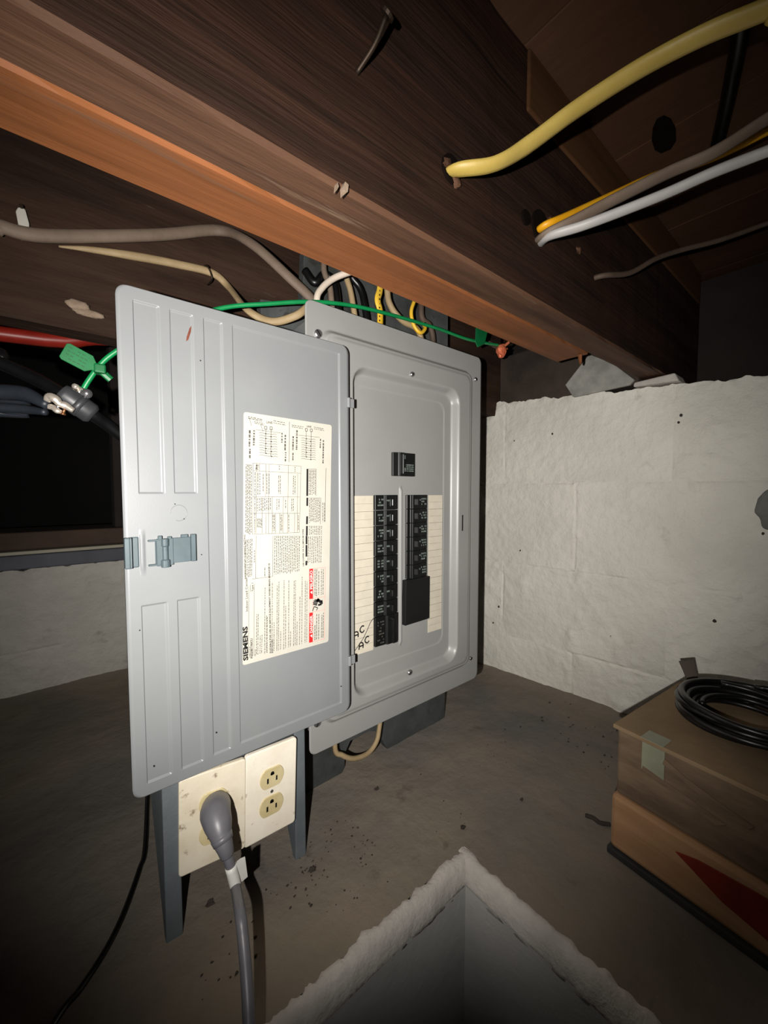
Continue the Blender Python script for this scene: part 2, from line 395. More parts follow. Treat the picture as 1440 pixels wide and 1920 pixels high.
# ------------------------------------------------------------------ joists
def joist(name, x0, x1, y0, y1, z0, z1, mt, label, seed, side=None):
    # sawn timber, long edges worn: a lathe of sections along x
    n = 60; prof = [(y0, z0+.004), (y0+.003, z0), ((y0+y1)/2, z0+.0008), (y1-.003, z0), (y1, z0+.004), (y1, z1), (y0, z1)]; v = []
    for i in range(n+1):
        x = x0+(x1-x0)*i/n
        for k, (y, z) in enumerate(prof):
            a = .0022*fbm(x*6, k*1.7, seed) + .0012*fbm(x*25, k*2.3, seed)
            v.append((x, y+a, z+a*(.6 if k < 5 else 0)))
    m = len(prof)
    f = [(i*m+k, i*m+(k+1) % m, (i+1)*m+(k+1) % m, (i+1)*m+k) for i in range(n) for k in range(m)] + [tuple(range(m)), tuple(range(n*m+m-1, n*m-1, -1))]
    mb = MB(); mb.add(v, f); o = mb.build(name, mt, None, False)
    tag(o, label, 'joist')
    if side:
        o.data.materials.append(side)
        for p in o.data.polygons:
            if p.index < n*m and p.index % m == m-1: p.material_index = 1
    return o
jA = joist('floor_joist', -.75, 1.30, .292, .338, .256, .556, m_joist, 'dark brown floor joist drilled for the yellow cable, nearest overhead', 1, m_joistside)
jB = joist('sister_joist', -.75, .775, .3395, .402, .257, .48, m_joistorange, 'orange-brown board fixed along the joist, with a broken right end', 2)
jC = joist('floor_joist', -1.0, 1.02, .70, .745, .222, .556, m_joist2, 'dark grimy joist behind the panel with brown and tan cables along it', 3)
# splintered end of the sister board
sp = MB()
for k in range(5):
    y = .345+.011*k; l = R.uniform(.006, .03)
    sp.prism([(.773, .262+.004*k), (.773+l, .259+.006*k), (.773+l*.5, .274+.006*k), (.773, .276+.005*k)], 'y', y, y+.010)
sp.tube([(.768, .352, .258), (.772, .353, .248), (.777, .355, .243), (.779, .358, .246)], [.004, .003, .002, .001], 4, 6)
sp.build('splintered_end', m_joistorange, jB)
ch = MB(); ch.prism([(.193, .2485), (.197, .253), (.198, .259), (.1945, .260), (.1925, .255)], 'y', .288, .293)
ch.prism([(.186, .249), (.188, .253), (.187, .256)], 'y', .288, .293); ch.build('torn_splinter', m_plaster, jA)
for (px, rr) in (((0.3305,0.2915,0.3390), .014), ((0.5098,0.2915,0.3544), .020), ((0.4745,0.2915,0.3511), .009)):
    hb = MB(); hb.tube([Vector(px)+Vector((0, -.0022, 0)), Vector(px)+Vector((0, .01, 0))], rr, 1, 14); hb.build('drilled_hole', m_knot, jA)
for (px) in ((0.3218,0.2890,0.3395), (0.3372,0.2890,0.3277), (0.5298,0.2890,0.3704), (0.6173,0.2890,0.3623)):
    hb = MB(); hb.blob(px, (.006, .003, .005), 7, 5, .35); hb.build('wood_shaving', m_joist, jA)
cl = MB().box(.47, 1.28, .2865, .2915, .478, .552).build('wooden_cleat', m_cleat, bevel=.003); tag(cl, 'brown wooden cleat along the top of the near joist', 'cleat')
pl = MB(); pl.blob((0.0276,0.6970,0.2552), (.014, .004, .007), 14, 8, .12); pl.blob((0.0409,0.6970,0.2475), (.018, .003, .005), 14, 8, .12)
pl.build('plaster_smear', m_plaster, jC, True)

# bent nail in the near joist
nl = MB(); a, b = Vector((0.2087,0.2915,0.3576)), Vector((0.2174,0.2620,0.3845))
nl.tube([a, a.lerp(b, .5)+Vector((.002, -.003, 0)), b], .0023, 6, 8)
nh = nl.build('bent_nail', m_nail, None, True); tag(nh, 'long nail sticking out of the joist side near the top', 'nail')
q = MB(); q.cyl(b, b+(b-a).normalized()*.0025, .0062, n=14); q.build('nail_head', m_nail, nh)

# ------------------------------------------------------------------ things above and beside the right wall
sl = MB().box(1.035, 1.15, .34, 1.40, .246, .40).build('sill_beam', m_darkwood, bevel=.006); tag(sl, 'dark sill beam lying on top of the white block wall', 'beam')
gs = MB(); P = [(1.0200,0.5032,0.2740), (1.0200,0.4449,0.3371), (1.0200,0.3893,0.3003), (1.0200,0.3432,0.2533), (1.0200,0.3538,0.2435), (1.0200,0.4817,0.2389)]
gs.prism([(p[1], p[2]) for p in P], 'x', 1.018, 1.028)
tag(gs.build('flashing_sheet', m_greysheet, bevel=.002), 'grey torn sheet standing on the block wall under the joist', 'sheet')
gp = MB(); gp.prism([(.262, .236), (.350, .240), (.348, .250), (.27, .2545)], 'x', 1.03, 1.09)
tag(gp.build('mortar_pad', m_lip, bevel=.003), 'pale mortar pad bedding the joist end on the wall', 'mortar')
st = MB(); P = [(1.0000,0.1312,-0.0408), (1.0000,0.1264,-0.0138), (1.0000,0.1155,0.0029), (1.0000,0.0976,0.0057), (1.0000,0.0897,-0.0610), (1.0000,0.1064,-0.0719), (1.0000,0.1186,-0.0698), (1.0000,0.1222,-0.0483)]
st.prism([(p[1], p[2]) for p in P], 'x', 1.0, 1.075)
tag(st.build('stone_lump', m_stone, bevel=.006), 'rough grey lump stuck in the right wall at the frame edge', 'stone')

# ------------------------------------------------------------------ cables overhead
def cable(name, pts, r, mt, label, flat=1, hint=None, cat='cable', group=None, n=10, sub=8):
    mb = MB(); mb.tube(pts, r, sub, n, flat, hint)
    return tag(mb.build(name, mt, None, True), label, cat, group)
cable('yellow_cable', [(.331, .330, .342), (.331, .305, .340), (0.3298,0.2800,0.3317), (0.3553,0.2558,0.3350), (0.3860,0.2386,0.3574), (0.4175,0.2017,0.3865), (0.4456,0.1542,0.4067), (0.4618,0.1087,0.4101), (0.4714,0.0680,0.4035), (0.4796,0.0219,0.3972), (.50, -.25, .50), (.46, -.8, .53)],
      [.0078]*4+[.0095]*8, m_cabyellow, 'thick yellow flat cable sweeping from the joist to the upper right', .55, (0, .5, 1))
cable('orange_cable', [(.51, .330, .352), (.515, .305, .354), (0.5028,0.2800,0.3464), (0.5272,0.2654,0.3600), (0.5877,0.2441,0.3972), (0.6691,0.2065,0.4466), (0.7284,0.1595,0.4716), (0.7657,0.1044,0.4926), (0.7944,0.0304,0.5135), (.86, -.35, .50), (.80, -.85, .53)],
      .0068, m_caborange, 'bright orange-yellow cable leaving the joist hole', .7, (0, .5, 1))
cable('brown_cable', [(.515, .330, .345), (.52, .305, .346), (0.4987,0.2760,0.3321), (0.5173,0.2465,0.3434), (0.5435,0.2131,0.3610), (0.5837,0.1689,0.3861), (0.6034,0.1274,0.3948), (0.6244,0.0856,0.4150), (0.6361,0.0250,0.4270), (.68, -.35, .48), (.64, -.85, .51)],
      .0085, m_cabbrown, 'grimy brown flat cable crossing over the orange one', .55, (0, .6, 1))
cable('white_cable', [(.52, .330, .338), (.525, .305, .340), (0.4995,0.2720,0.3285), (0.5118,0.2370,0.3286), (0.5314,0.2019,0.3352), (0.5586,0.1610,0.3470), (0.5764,0.1210,0.3557), (0.5948,0.0803,0.3616), (0.6027,0.0219,0.3595), (.62, -.35, .44), (.56, -.85, .48)],
      .0066, m_cabwhite, 'white cable running to the right below the brown one', .75, (0, .6, 1))
cable('thin_brown_wire', [(.70, .34, .354), (0.6841,0.2850,0.3455), (0.7430,0.2631,0.3615), (0.7959,0.2414,0.3942), (0.8438,0.2165,0.4157), (0.8940,0.1763,0.4322), (0.9307,0.1214,0.4480), (0.9479,0.0299,0.4542), (.98, -.4, .46), (.92, -.85, .49)],
      .0042, m_cabdark, 'thin dark brown wire low on the joist towards the right')
cable('black_overhead_bar', [(0.6301,0.1126,0.5470), (0.6561,0.1193,0.5470), (0.6950,0.1305,0.5470), (0.7436,0.1451,0.5470), (0.7997,0.1633,0.5470), (0.8260,0.1720,0.5470)],
      .0095, m_bcord, 'thick black bar lying flat under the subfloor boards at the upper right')  # plain black tube just below the subfloor boards

# on the back joist
c1 = cable('stapled_brown_cable', [(-.70, .687, .37), (-.35, .687, .375), (-0.0727,0.6870,0.3252), (-0.0454,0.6860,0.3243), (-0.0160,0.6850,0.3254), (0.0330,0.6860,0.3433), (0.1297,0.6880,0.3848), (0.2161,0.6900,0.4269), (0.2517,0.6450,0.3992), (0.2980,0.6080,0.3479), (0.3441,0.6000,0.3130), (.335, .585, .268)],
      .0085, m_cabbrown, 'grimy brown cable along the back joist, bending down behind the panel', .7, (0, 1, .1))
c2 = cable('stapled_tan_cable', [(0.0102,0.6940,0.3251), (0.0444,0.6900,0.3320), (0.0944,0.6880,0.3409), (0.1503,0.6870,0.3490), (0.2033,0.6860,0.3530), (0.2281,0.6800,0.3351), (0.2328,0.6120,0.2769), (0.2660,0.6000,0.2651), (0.2946,0.5750,0.2735), (0.3249,0.5700,0.2968), (.345, .575, .265)],
      [.0012, .004]+[.0060]*9, m_cabtan, 'frayed tan cable stapled to the back joist, looping into the panel top', .7, (0, 1, .1))
sb = MB(); p = Vector((0.1966,0.6800,0.3491))
sb.tube([p+Vector((-.004, .02, .010)), p+Vector((-.004, 0, .010)), p+Vector((.002, -.002, 0)), p+Vector((.004, 0, -.010)), p+Vector((.004, .02, -.010))], .0014, 3, 6)
tag(sb.build('cable_staple', m_nail, None, True), 'rusty staple holding the tan cable to the joist', 'staple')
wt = MB(); P = [(-0.0308,0.6830,0.3517), (-0.0286,0.6830,0.3571), (-0.0241,0.6830,0.3598), (-0.0213,0.6830,0.3572), (-0.0183,0.6830,0.3417), (-0.0190,0.6830,0.3232), (-0.0270,0.6830,0.3200)]
wt.prism([(q[0], q[2]) for q in P], 'y', .692, .6985)
wtt = tag(wt.build('cable_strap', m_strap, bevel=.001), 'small white plastic strap nailed up above the brown cable', 'strap')
q = MB(); p = Vector((-0.0251,0.6900,0.3580)); q.cyl(p, p+Vector((0, -.003, 0)), .0022, n=10); q.build('nail_head', m_nail, wtt)
rp = MB(); rp.tube([(-.8, 1.0, .26), (-.07, 1.0, .283), (.1, 1.0, .315), (.5, 1.0, .37)], .0135, 6, 14)
tag(rp.build('red_pipe', m_redpipe, None, True), 'red pipe running behind the back joist at the left', 'pipe')

# into the top of the panel
WG = 'wires entering the panel top'
cable('white_loop_wire', [(.338, .575, .268), (0.3301,0.5720,0.3074), (0.3389,0.5700,0.3277), (0.3561,0.5650,0.3456), (0.3765,0.5550,0.3577), (0.4091,0.5400,0.3729), (.47, .50, .40)], .0052, m_cabpink, 'off-white wire arching out of the panel top, next to the corner', group=WG)
cable('brown_drop_wire', [(.372, .60, .45), (0.3602,0.6000,0.3814), (0.3685,0.5950,0.3512), (0.3694,0.5900,0.3186), (.372, .585, .25)], .0050, m_cabbrown, 'brown wire dropping straight behind the off-white arch', group=WG)
cable('tan_drop_wire', [(.40, .60, .46), (0.4048,0.6000,0.3878), (0.4115,0.5950,0.3558), (0.4159,0.5900,0.3184), (.425, .585, .25)], .0052, m_cabtan, 'dull tan wire right of the arch, beside a black one', group=WG)
cable('black_arch_wire', [(.335, .62, .375), (0.3481,0.6100,0.3549), (0.3641,0.6050,0.3715), (0.3792,0.6000,0.3629), (0.3834,0.5950,0.3335), (.385, .59, .25)], .0068, m_bcord, 'black cable curving under the off-white arch', group=WG)
cable('black_drop_wire', [(.41, .61, .47), (0.4197,0.6100,0.3989), (0.4398,0.6050,0.3733), (0.4470,0.6000,0.3401), (.455, .59, .25)], .0062, m_bcord, 'black cable bowing out right of the dull tan wire', group=WG)
yp = cable('printed_yellow_cable', [(.455, .575, .47), (0.4635,0.5750,0.3786), (0.4549,0.5720,0.3447), (0.4611,0.5720,0.3202), (.457, .572, .25)], .0066, m_cabyel2, 'flat yellow cable with black print dropping into the panel', .5, (0, 1, 0), group=WG)
q = MB()
for k in range(9):
    z = .306+.0075*k; q.box(.4558+R.uniform(-.001, .001), .4574, .5678, .5686, z, z+.0026)
tag(q.build('cable_print', m_ink, yp), kind='stuff')
cable('tan_bow_wire', [(.487, .58, .47), (0.4841,0.5800,0.3777), (0.4916,0.5780,0.3453), (0.5176,0.5740,0.3246), (0.5564,0.5700,0.3131), (.575, .57, .255)], .0058, m_cabtan, 'tan cable bowing right behind the green wire', group=WG)
cable('yellow_hook_wire', [(.565, .57, .43), (0.5421,0.5660,0.3707), (0.5305,0.5640,0.3416), (0.5357,0.5620,0.3175), (0.5490,0.5580,0.3056), (0.5641,0.5600,0.3181), (0.5661,0.5680,0.3314)], .0036, m_cabyel2, 'thin yellow wire ending in a small hook over the panel', group=WG)
cable('grey_back_wire', [(.60, .60, .45), (0.5932,0.6000,0.3662), (0.6171,0.6000,0.3507), (0.6287,0.6000,0.3203), (.62, .6, .25)], .006, m_cabdark, 'dark wire in the shade right of the yellow hook', group=WG)

# green bonding wire from the silver clamp to the copper clamp, two tags on it
gw = cable('green_ground_wire', [(0.0232,0.6100,0.1158), (0.0314,0.6050,0.1334), (0.0449,0.6000,0.1559), (0.0585,0.5950,0.1709), (0.0779,0.5900,0.1863), (0.1261,0.5850,0.2223), (0.1850,0.5750,0.2542), (0.2405,0.5600,0.2702), (0.3061,0.5450,0.2872), (0.3765,0.5400,0.3003), (0.4723,0.5450,0.3123), (0.5882,0.5500,0.3212), (0.6877,0.5500,0.3232), (0.8002,0.5500,0.3367)],
      .0031, m_green, 'green ground wire strung across above the panel', cat='wire')
def gtag(name, base, tip, w, y, label):
    a, b = Vector(base), Vector(tip); d = (b-a).normalized(); s = Vector((-d.z, 0, d.x)); L = (b-a).length; pts = []
    for t, k in ((0, .32), (.16, .5), (.3, 1), (.93, 1), (1, .8)): pts.append(a+d*L*t+s*w/2*k)
    for t, k in ((1, -.8), (.93, -1), (.3, -1), (.16, -.5), (0, -.32)): pts.append(a+d*L*t+s*w/2*k)
    mb = MB(); mb.prism([(p.x, p.z) for p in pts], 'y', y, y+.0016)
    o = mb.build(name, m_greentag, gw, bevel=.0004, seg=1)
    q = MB()
    for r in range(4):
        for c in range(5):
            if R.random() < .85:
                u0 = .36+.115*c; p0 = a+d*L*u0+s*w*(.3-.2*r); p1 = a+d*L*(u0+.085)+s*w*(.3-.2*r); q.line((p0.x, p0.z), (p1.x, p1.z), .0011, y-.0002)
    q.build('raised_lettering', m_greenink, o); return o
g1 = gtag('wire_tag', (0.0424,0.5980,0.1472), (0.0086,0.5980,0.1627), .0215, .593, '')
q = MB(); a, b = Vector((0.0409,0.5980,0.1495)), Vector((0.0539,0.5980,0.1377)); q.tube([a, b], .0042, 1, 8, .5, (0, 1, 0)); q.build('tag_tail', m_greentag, gw)
q = MB(); q.box(a.x-.004, a.x+.008, .590, .606, a.z-.007, a.z+.004); q.build('tag_collar', m_greentag, gw, bevel=.002)
q = MB(); q.prism([(p[0], p[2]) for p in ((0.6977,0.5450,0.3185), (0.6990,0.5450,0.3468), (0.7113,0.5450,0.3736), (0.7435,0.5450,0.3777), (0.7384,0.5450,0.3476), (0.7293,0.5450,0.3214), (0.7052,0.5450,0.3090))], 'y', .541, .5427); g2 = q.build('wire_tag', m_greentag, gw, bevel=.0004, seg=1)
q = MB()
for a, b in (((0.7139,0.5410,0.3527), (0.7106,0.5410,0.3294)), ((0.7213,0.5410,0.3546), (0.7181,0.5410,0.3312)), ((0.7289,0.5410,0.3566), (0.7255,0.5410,0.3375))): q.line((a[0], a[2]), (b[0], b[2]), .0012, .5408)
tag(q.build('raised_lettering', m_greenink, g2), kind='stuff')

# silver and black clamp hanging from the dark service cable
gc = empty('ground_clamp', (0.0174,0.6200,0.0857), 'silver and black ground clamp gripping the dark cable at the left', 'clamp')
q = MB(); a, b = Vector((0.0089,0.6000,0.1118)), Vector((0.0325,0.6000,0.0943)); ax = (b-a).normalized()
q.tube([a-ax*.006, a-ax*.005, a, b, b+ax*.004], [.008, .0115, .0128, .0128, .010], 1, 20); q.build('clamp_body', m_clampblack, gc, True)
q = MB(); q.tube([a+ax*.012, a+ax*.020], .0136, 1, 20); q.build('clamp_band', m_clampblack, gc, True)
def strap(pts, r): 
    q = MB(); q.tube(pts, r, 6, 8, .6, (0, 1, 0)); return q
strap([(-0.0074,0.5900,0.1015), (-0.0049,0.5870,0.1061), (0.0001,0.5850,0.1041), (0.0036,0.5850,0.0993), (0.0083,0.5850,0.0981), (0.0159,0.5860,0.0932)], [.0036, .0048, .0048, .0036, .0046, .003]).build('silver_jaw', m_silver, gc, True)
strap([(-0.0067,0.5900,0.0957), (-0.0021,0.5880,0.0948), (0.0015,0.5860,0.0914), (0.0052,0.5860,0.0906)], [.003, .0035, .0035, .002]).build('silver_jaw', m_silver, gc, True)
strap([(0.0042,0.5860,0.1013), (0.0006,0.5860,0.0924)], .0018).build('cross_bar', m_screw, gc, True)
q = MB(); q.cyl((0.0088,0.5860,0.0971), (0.0061,0.5860,0.0877), .0016, n=8); q.cyl((0.0064,0.5860,0.0890), (0.0060,0.5860,0.0871), .0028, n=10); q.build('clamp_screw', m_bronze, gc, True)
q = MB(); q.cyl((0.0208,0.5980,0.1138), (0.0246,0.5980,0.1226), .0030, n=10); q.cyl((0.0180,0.5950,0.1234), (0.0223,0.6050,0.1236), .0032, n=8); q.build('wire_ferrule', m_silver, gc, True)
q = MB(); q.cyl((0.0292,0.5920,0.1159), (0.0296,0.6000,0.1174), .0055, n=14); q.cyl((0.0228,0.5960,0.1175), (0.0303,0.5960,0.1143), .003, n=8); q.build('terminal_screw', m_screw, gc, True)
cable('dark_service_cable', [(-.75, .72, .20), (-.35, .70, .17), (-0.0755,0.6600,0.1656), (-0.0488,0.6500,0.1505), (-0.0158,0.6300,0.1323), (0.0090,0.6050,0.1127), (0.0205,0.6000,0.1035), (0.0325,0.6000,0.0943), (0.0489,0.6100,0.0845), (0.0722,0.6200,0.0675), (0.1107,0.6300,0.0456), (.22, .66, .02), (.26, .66, -.10)], .0078, m_bcord, 'thick black cable passing through the ground clamp')
cable('grey_conduit', [(-.85, .77, .12), (-0.0976,0.7500,0.1280), (-0.0569,0.7400,0.1325), (-0.0296,0.7200,0.1295), (-0.0078,0.6900,0.1133)], [.0105, .0105, .0105, .0100, .006], m_conduit, 'blue-grey conduit coming in from the left edge behind the clamp', cat='conduit')
cable('lower_grey_conduit', [(-.85, .77, .095), (-0.0985,0.7500,0.1055), (-0.0577,0.7400,0.1113), (-0.0303,0.7200,0.1096), (-0.0103,0.6900,0.1039)], [.0062, .0062, .0062, .006, .004], m_conduit, 'thinner blue-grey conduit just below the wider one', cat='conduit')

# copper clamp at the other end
cc = empty('copper_clamp', (0.8051,0.5500,0.3111), 'small copper clamp where the green wire ends by the joist', 'clamp')
q = MB(); c0 = Vector((0.8018,0.5480,0.3244)); q.blob(c0, (.012, .012, .016), 10, 7, .12); q.build('clamp_body', m_copper, cc)
q = MB(); q.cyl(c0+Vector((.004, -.004, .010)), c0+Vector((.014, -.010, .020)), .003, n=8); q.cyl(c0+Vector((.010, 0, .004)), c0+Vector((.022, 0, .010)), .0025, n=8); q.build('clamp_screw', m_copper, cc)
cable('copper_stub', [c0+Vector((.006, .005, .006)), (.84, .57, .347), (.87, .60, .36), (.90, .66, .40)], .0055, m_cabbrown, 'brown cable stub running back from the copper clamp')

# ------------------------------------------------------------------ mounting board
mbd = MB(); out = [(.257, -.546), (.257, .305), (.33, .315), (.335, .41), (.70, .41), (.70, -.548), (.52, -.548), (.505, -.52), (.50, -.50), (.47, -.488), (.425, -.49), (.412, -.51), (.412, -.535), (.405, -.546)]
mbd.prism(out, 'y', .621, .639)
tag(mbd.build('mounting_board', m_mount, bevel=.0015), 'grey painted board standing on the ledge behind the panel', 'board')
cable('loop_cable', [(.385, .60, -.38), (0.3698,0.5900,-0.4615), (0.3824,0.5850,-0.4804), (0.4063,0.5820,-0.4954), (0.4385,0.5820,-0.4992), (0.4617,0.5850,-0.4871), (0.4737,0.5900,-0.4620), (.50, .60, -.38)], .0046, m_cabtan, 'tan cable looping out below the panel')

# ------------------------------------------------------------------ the electrical panel
EP = empty('electrical_panel', (.481, .567, -.40), 'grey breaker panel with its door swung open, standing on the ledge', 'breaker panel')
MB().box(.296, .668, .5235, .620, -.385, .258).build('enclosure_box', m_steelside, EP, bevel=.002)

BX = (.4042, .4545); BZ = -.0065; PIT = .02585; DXR = (.4763, .5268)
def prod(x, z, x0, x1, z0, z1, wl, wr_, wz): return ss((x-x0)/wl)*ss((x1-x)/wr_)*ss((z-z0)/wz)*ss((z1-z)/wz)
def rr(x, z, x0, x1, z0, z1, r):
    dx = abs(x-(x0+x1)/2)-(x1-x0)/2+r; dz = abs(z-(z0+z1)/2)-(z1-z0)/2+r
    return math.hypot(max(dx, 0), max(dz, 0)) + min(max(dx, dz), 0) - r
def coverY(x, z):
    y = .515
    y -= .0085*ss((-rr(x, z, .300, .651, -.3625, .2400, .022))/.009)
    y -= .0015*ss((-rr(x, z, .310, .6405, -.352, .2300, .018))/.006)
    y += .0155*ss((-rr(x, z, .3525, .606, -.337, .196, .030))/.011)
    y += .0012*ss((-rr(x, z, .356, .579, -.300, .170, .02))/.003)
    y -= .0035*prod(x, z, .4625, .4692, -.277, .008, .002, .002, .006)
    return y
xs = lines(.278, .684, .0034, [(c, w) for c, w in ((.3045, .006), (.6465, .006), (.357, .007), (.600, .007), (.313, .004), (.638, .004), (.4635, .002), (.4682, .002), (.5775, .003))])
zs = lines(-.400, .274, .0034, [(c, w) for c, w in ((-.358, .006), (.2355, .006), (-.331, .007), (.190, .007), (-.349, .004), (.227, .004), (-.2985, .003), (.1685, .003))] + [(-.397, .003), (.271, .003)])
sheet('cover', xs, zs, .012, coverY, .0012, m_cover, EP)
q = MB(); q.box(.6148, .6166, .5035, .506, -.0785, -.047); q.build('latch_slot', m_hole, EP)

def screw(x, y, z, r, slot):
    q = MB(); n = 18; q.tube([(x, y+.002, z), (x, y-.0008, z), (x, y-.0020, z)], [r, r, r*.78], 1, n)
    o = q.build('screw', m_screw, EP, False)
    q = MB(); d = (math.cos(slot), math.sin(slot)); q.line((x-d[0]*r*.8, z-d[1]*r*.8), (x+d[0]*r*.8, z+d[1]*r*.8), r*.3, y-.00215); q.build('screw_slot', m_hole, o)
for x, y, z, s in ((.2985, .5135, .2286, -.9), (.6638, .5135, .2278, .4), (.291, .5135, -.3515, 1.1), (.6582, .5135, -.3518, .5)): screw(x, y, z, .0062 if x < .4 else .0042, s)
for x, z in ((.4768, .2013), (.4729, -.3242)): screw(x, .5035, z, .0042, .6)

# circuit directory strips
TR = .5192
for (x0, x1, n, z1) in ((.3600, .4030, 10, -.2685), (.5345, .5725, 10, -.2700)):
    z0 = -.0075; st = MB().box(x0, x1, TR-.0005, TR+.0002, z1, z0).build('directory_strip', m_strip, EP)
    h = (z0-z1)/n; q = MB(); f = MB()
    for k in range(1, n):
        MB().line((x0, z0-h*k), (x1, z0-h*k), .00042, TR-.00065).build('row_line', m_ink, st)
    for k in range(n): f.line((x0+.002, z0-h*(k+.5)), (x1-.002, z0-h*(k+.5)), .0003, TR-.00065)
    tag(f.build('faint_row_lines', m_fine, st), kind='stuff')
    if x0 < .4:
        hw = MB(); yy = TR-.0008
        def stroke(P, w=.0023):
            for a, b in zip(P, P[1:]): hw.line(a, b, w, yy)
        def A_(x, z, s):
            stroke([(x, z), (x+.10*s, z+.9*s), (x+.45*s, z+s), (x+.75*s, z+.75*s), (x+.72*s, z+.1*s)]); stroke([(x+.05*s, z+.45*s), (x+.72*s, z+.5*s)])
        def C_(x, z, s):
            stroke([(x+.75*s, z+.85*s), (x+.45*s, z+s), (x+.12*s, z+.75*s), (x, z+.4*s), (x+.2*s, z+.08*s), (x+.5*s, z), (x+.8*s, z+.25*s)])
        A_(.3625, -.2405, .0115); C_(.3745, -.2335, .0115)
        A_(.3725, -.2610, .0115); C_(.3845, -.2535, .0115)
        stroke([(.3618, -.2625), (.372, -.2530), (.3808, -.2445), (.3900, -.2310), (.3960, -.2205), (.4025, -.2145)], .0012)
        hw.build('handwritten_circuit_names', m_ink, st)

# breakers
def breaker_meshes(side):
    w = BX[1]-BX[0]; h = PIT-.0009; b = MB()
    # body steps from the outer label end up to the raised handle shoulder
    prof = [(0, 0), (0, -.0050), (.018, -.0062), (.020, -.0095), (.041, -.0095), (.0425, -.0050), (w, -.0042), (w, 0)]
    if side < 0: prof = [(w-x, y) for x, y in prof][::-1]
    b.prism([(x, y) for x, y in prof], 'z', -h, 0)
    body = b.mesh('circuit_breaker', m_black, (0, 0, 0), False, .0006, 1)
    t = MB(); t.prism([(.0285, -.009), (.0295, -.0150), (.0335, -.0152), (.037, -.009)] if side > 0 else [(w-.0285, -.009), (w-.0295, -.0150), (w-.0335, -.0152), (w-.037, -.009)], 'z', -h*.72, -h*.28)
    return body, t.mesh('toggle', m_toggle, (0, 0, 0), False, .0005, 1)
def marks(side, seed, on):
    rn = random.Random(seed); q = MB(); w = BX[1]-BX[0]; L = []
    sx = (lambda a: a) if side > 0 else (lambda a: w-a)
    for i in range(5):
        for j in range(3):
            if rn.random() < .72:
                x = .004+.0026*i; z = -.006-.0048*j; L.append((min(sx(x), sx(x+.0018)), max(sx(x), sx(x+.0018)), z-.0028, z))
    y = -.0066
    q.rects(L, y)
    L = []
    for i in range(3):
        x = .0212+.0022*i; L.append((min(sx(x), sx(x+.0015)), max(sx(x), sx(x+.0015)), -.0105, -.0078))
    if on: L.append((min(sx(.0279), sx(.0287)), max(sx(.0279), sx(.0287)), -.019, -.0065))
    q.rects(L, -.0098); return q.mesh('printed_marks', m_print)
bl, tl = breaker_meshes(1); br_, tr_ = breaker_meshes(-1)
for k in range(8):
    o = place('circuit_breaker', bl, (BX[0], .5200, BZ-PIT*k), EP)
    place('toggle', tl, (BX[0], .5200, BZ-PIT*k), o); place('printed_marks', marks(1, k, k < 3), (BX[0], .5200, BZ-PIT*k), o)
for k in range(6):
    o = place('circuit_breaker', br_, (DXR[0], .5200, BZ-.0002-.0252*k), EP)
    place('toggle', tr_, (DXR[0], .5200, BZ-.0002-.0252*k), o); place('printed_marks', marks(-1, 40+k, False), (DXR[0], .5200, BZ-.0252*k), o)
# double-pole breaker at the foot of the left column, tied handle
z0 = BZ-8*PIT; w = BX[1]-BX[0]
q = MB(); q.prism([(BX[0]+x, .52+y) for x, y in ((0, 0), (0, -.0050), (.022, -.0060), (.024, -.0090), (.040, -.0090), (w, -.0062), (w, 0))], 'z', z0-2*PIT+.001, z0)
o = q.build('double_pole_breaker', m_black, EP, bevel=.0006, seg=1)
q = MB(); q.box(BX[0]+.0325, BX[0]+.0425, .5065, .514, z0-2*PIT+.002, z0-.006); q.build('tied_toggle', m_toggle, o, bevel=.0012)
q = MB(); L = []
for j in range(8):
    for i in range(5):
        if R.random() < .5: L.append((BX[0]+.004+.003*i, BX[0]+.006+.003*i, z0-.010-.0052*j, z0-.0076-.0052*j))
q.rects(L, .5138); q.build('printed_marks', m_fine, o)
# black taped-over spaces on the right
q = MB(); q.prism([(.4690, -.1585), (.5290, -.1585), (.5285, -.2385), (.4675, -.2395)], 'y', .5095, .5195); q.build('blank_cover', m_blank, EP, bevel=.0008)

# main breaker
q = MB(); q.prism([(.4430, .52), (.4430, .5150), (.4535, .5125), (.4550, .5100), (.4650, .5100), (.4665, .5125), (.4930, .5130), (.4930, .52)], 'z', .0262, .0668)
o = q.build('main_breaker', m_black, EP, bevel=.0007, seg=1)
q = MB(); q.prism([(.4560, .5105), (.4570, .5040), (.4625, .5040), (.4640, .5105)], 'z', .0300, .0635); q.build('main_toggle', m_toggle, o, bevel=.0006, seg=1)
q = MB(); text(q, '100', (.4620, .0545), .0042, .5037, 90, .00012, .0072); text(q, '100', (.4620, .0330), .0042, .5037, 90, .00012, .0072)
q.rects([(.4569, .4573, .0300, .0635)], .5037)
L = []
for i in range(6):
    for j in range(4):
        if R.random() < .85: L.append((.4690+.0034*i, .4715+.0034*i, .0345+.0035*j, .0365+.0035*j))
L.append((.4688, .4692, .045, .053)); q.rects(L, .5120); q.build('printed_marks', m_print, o)

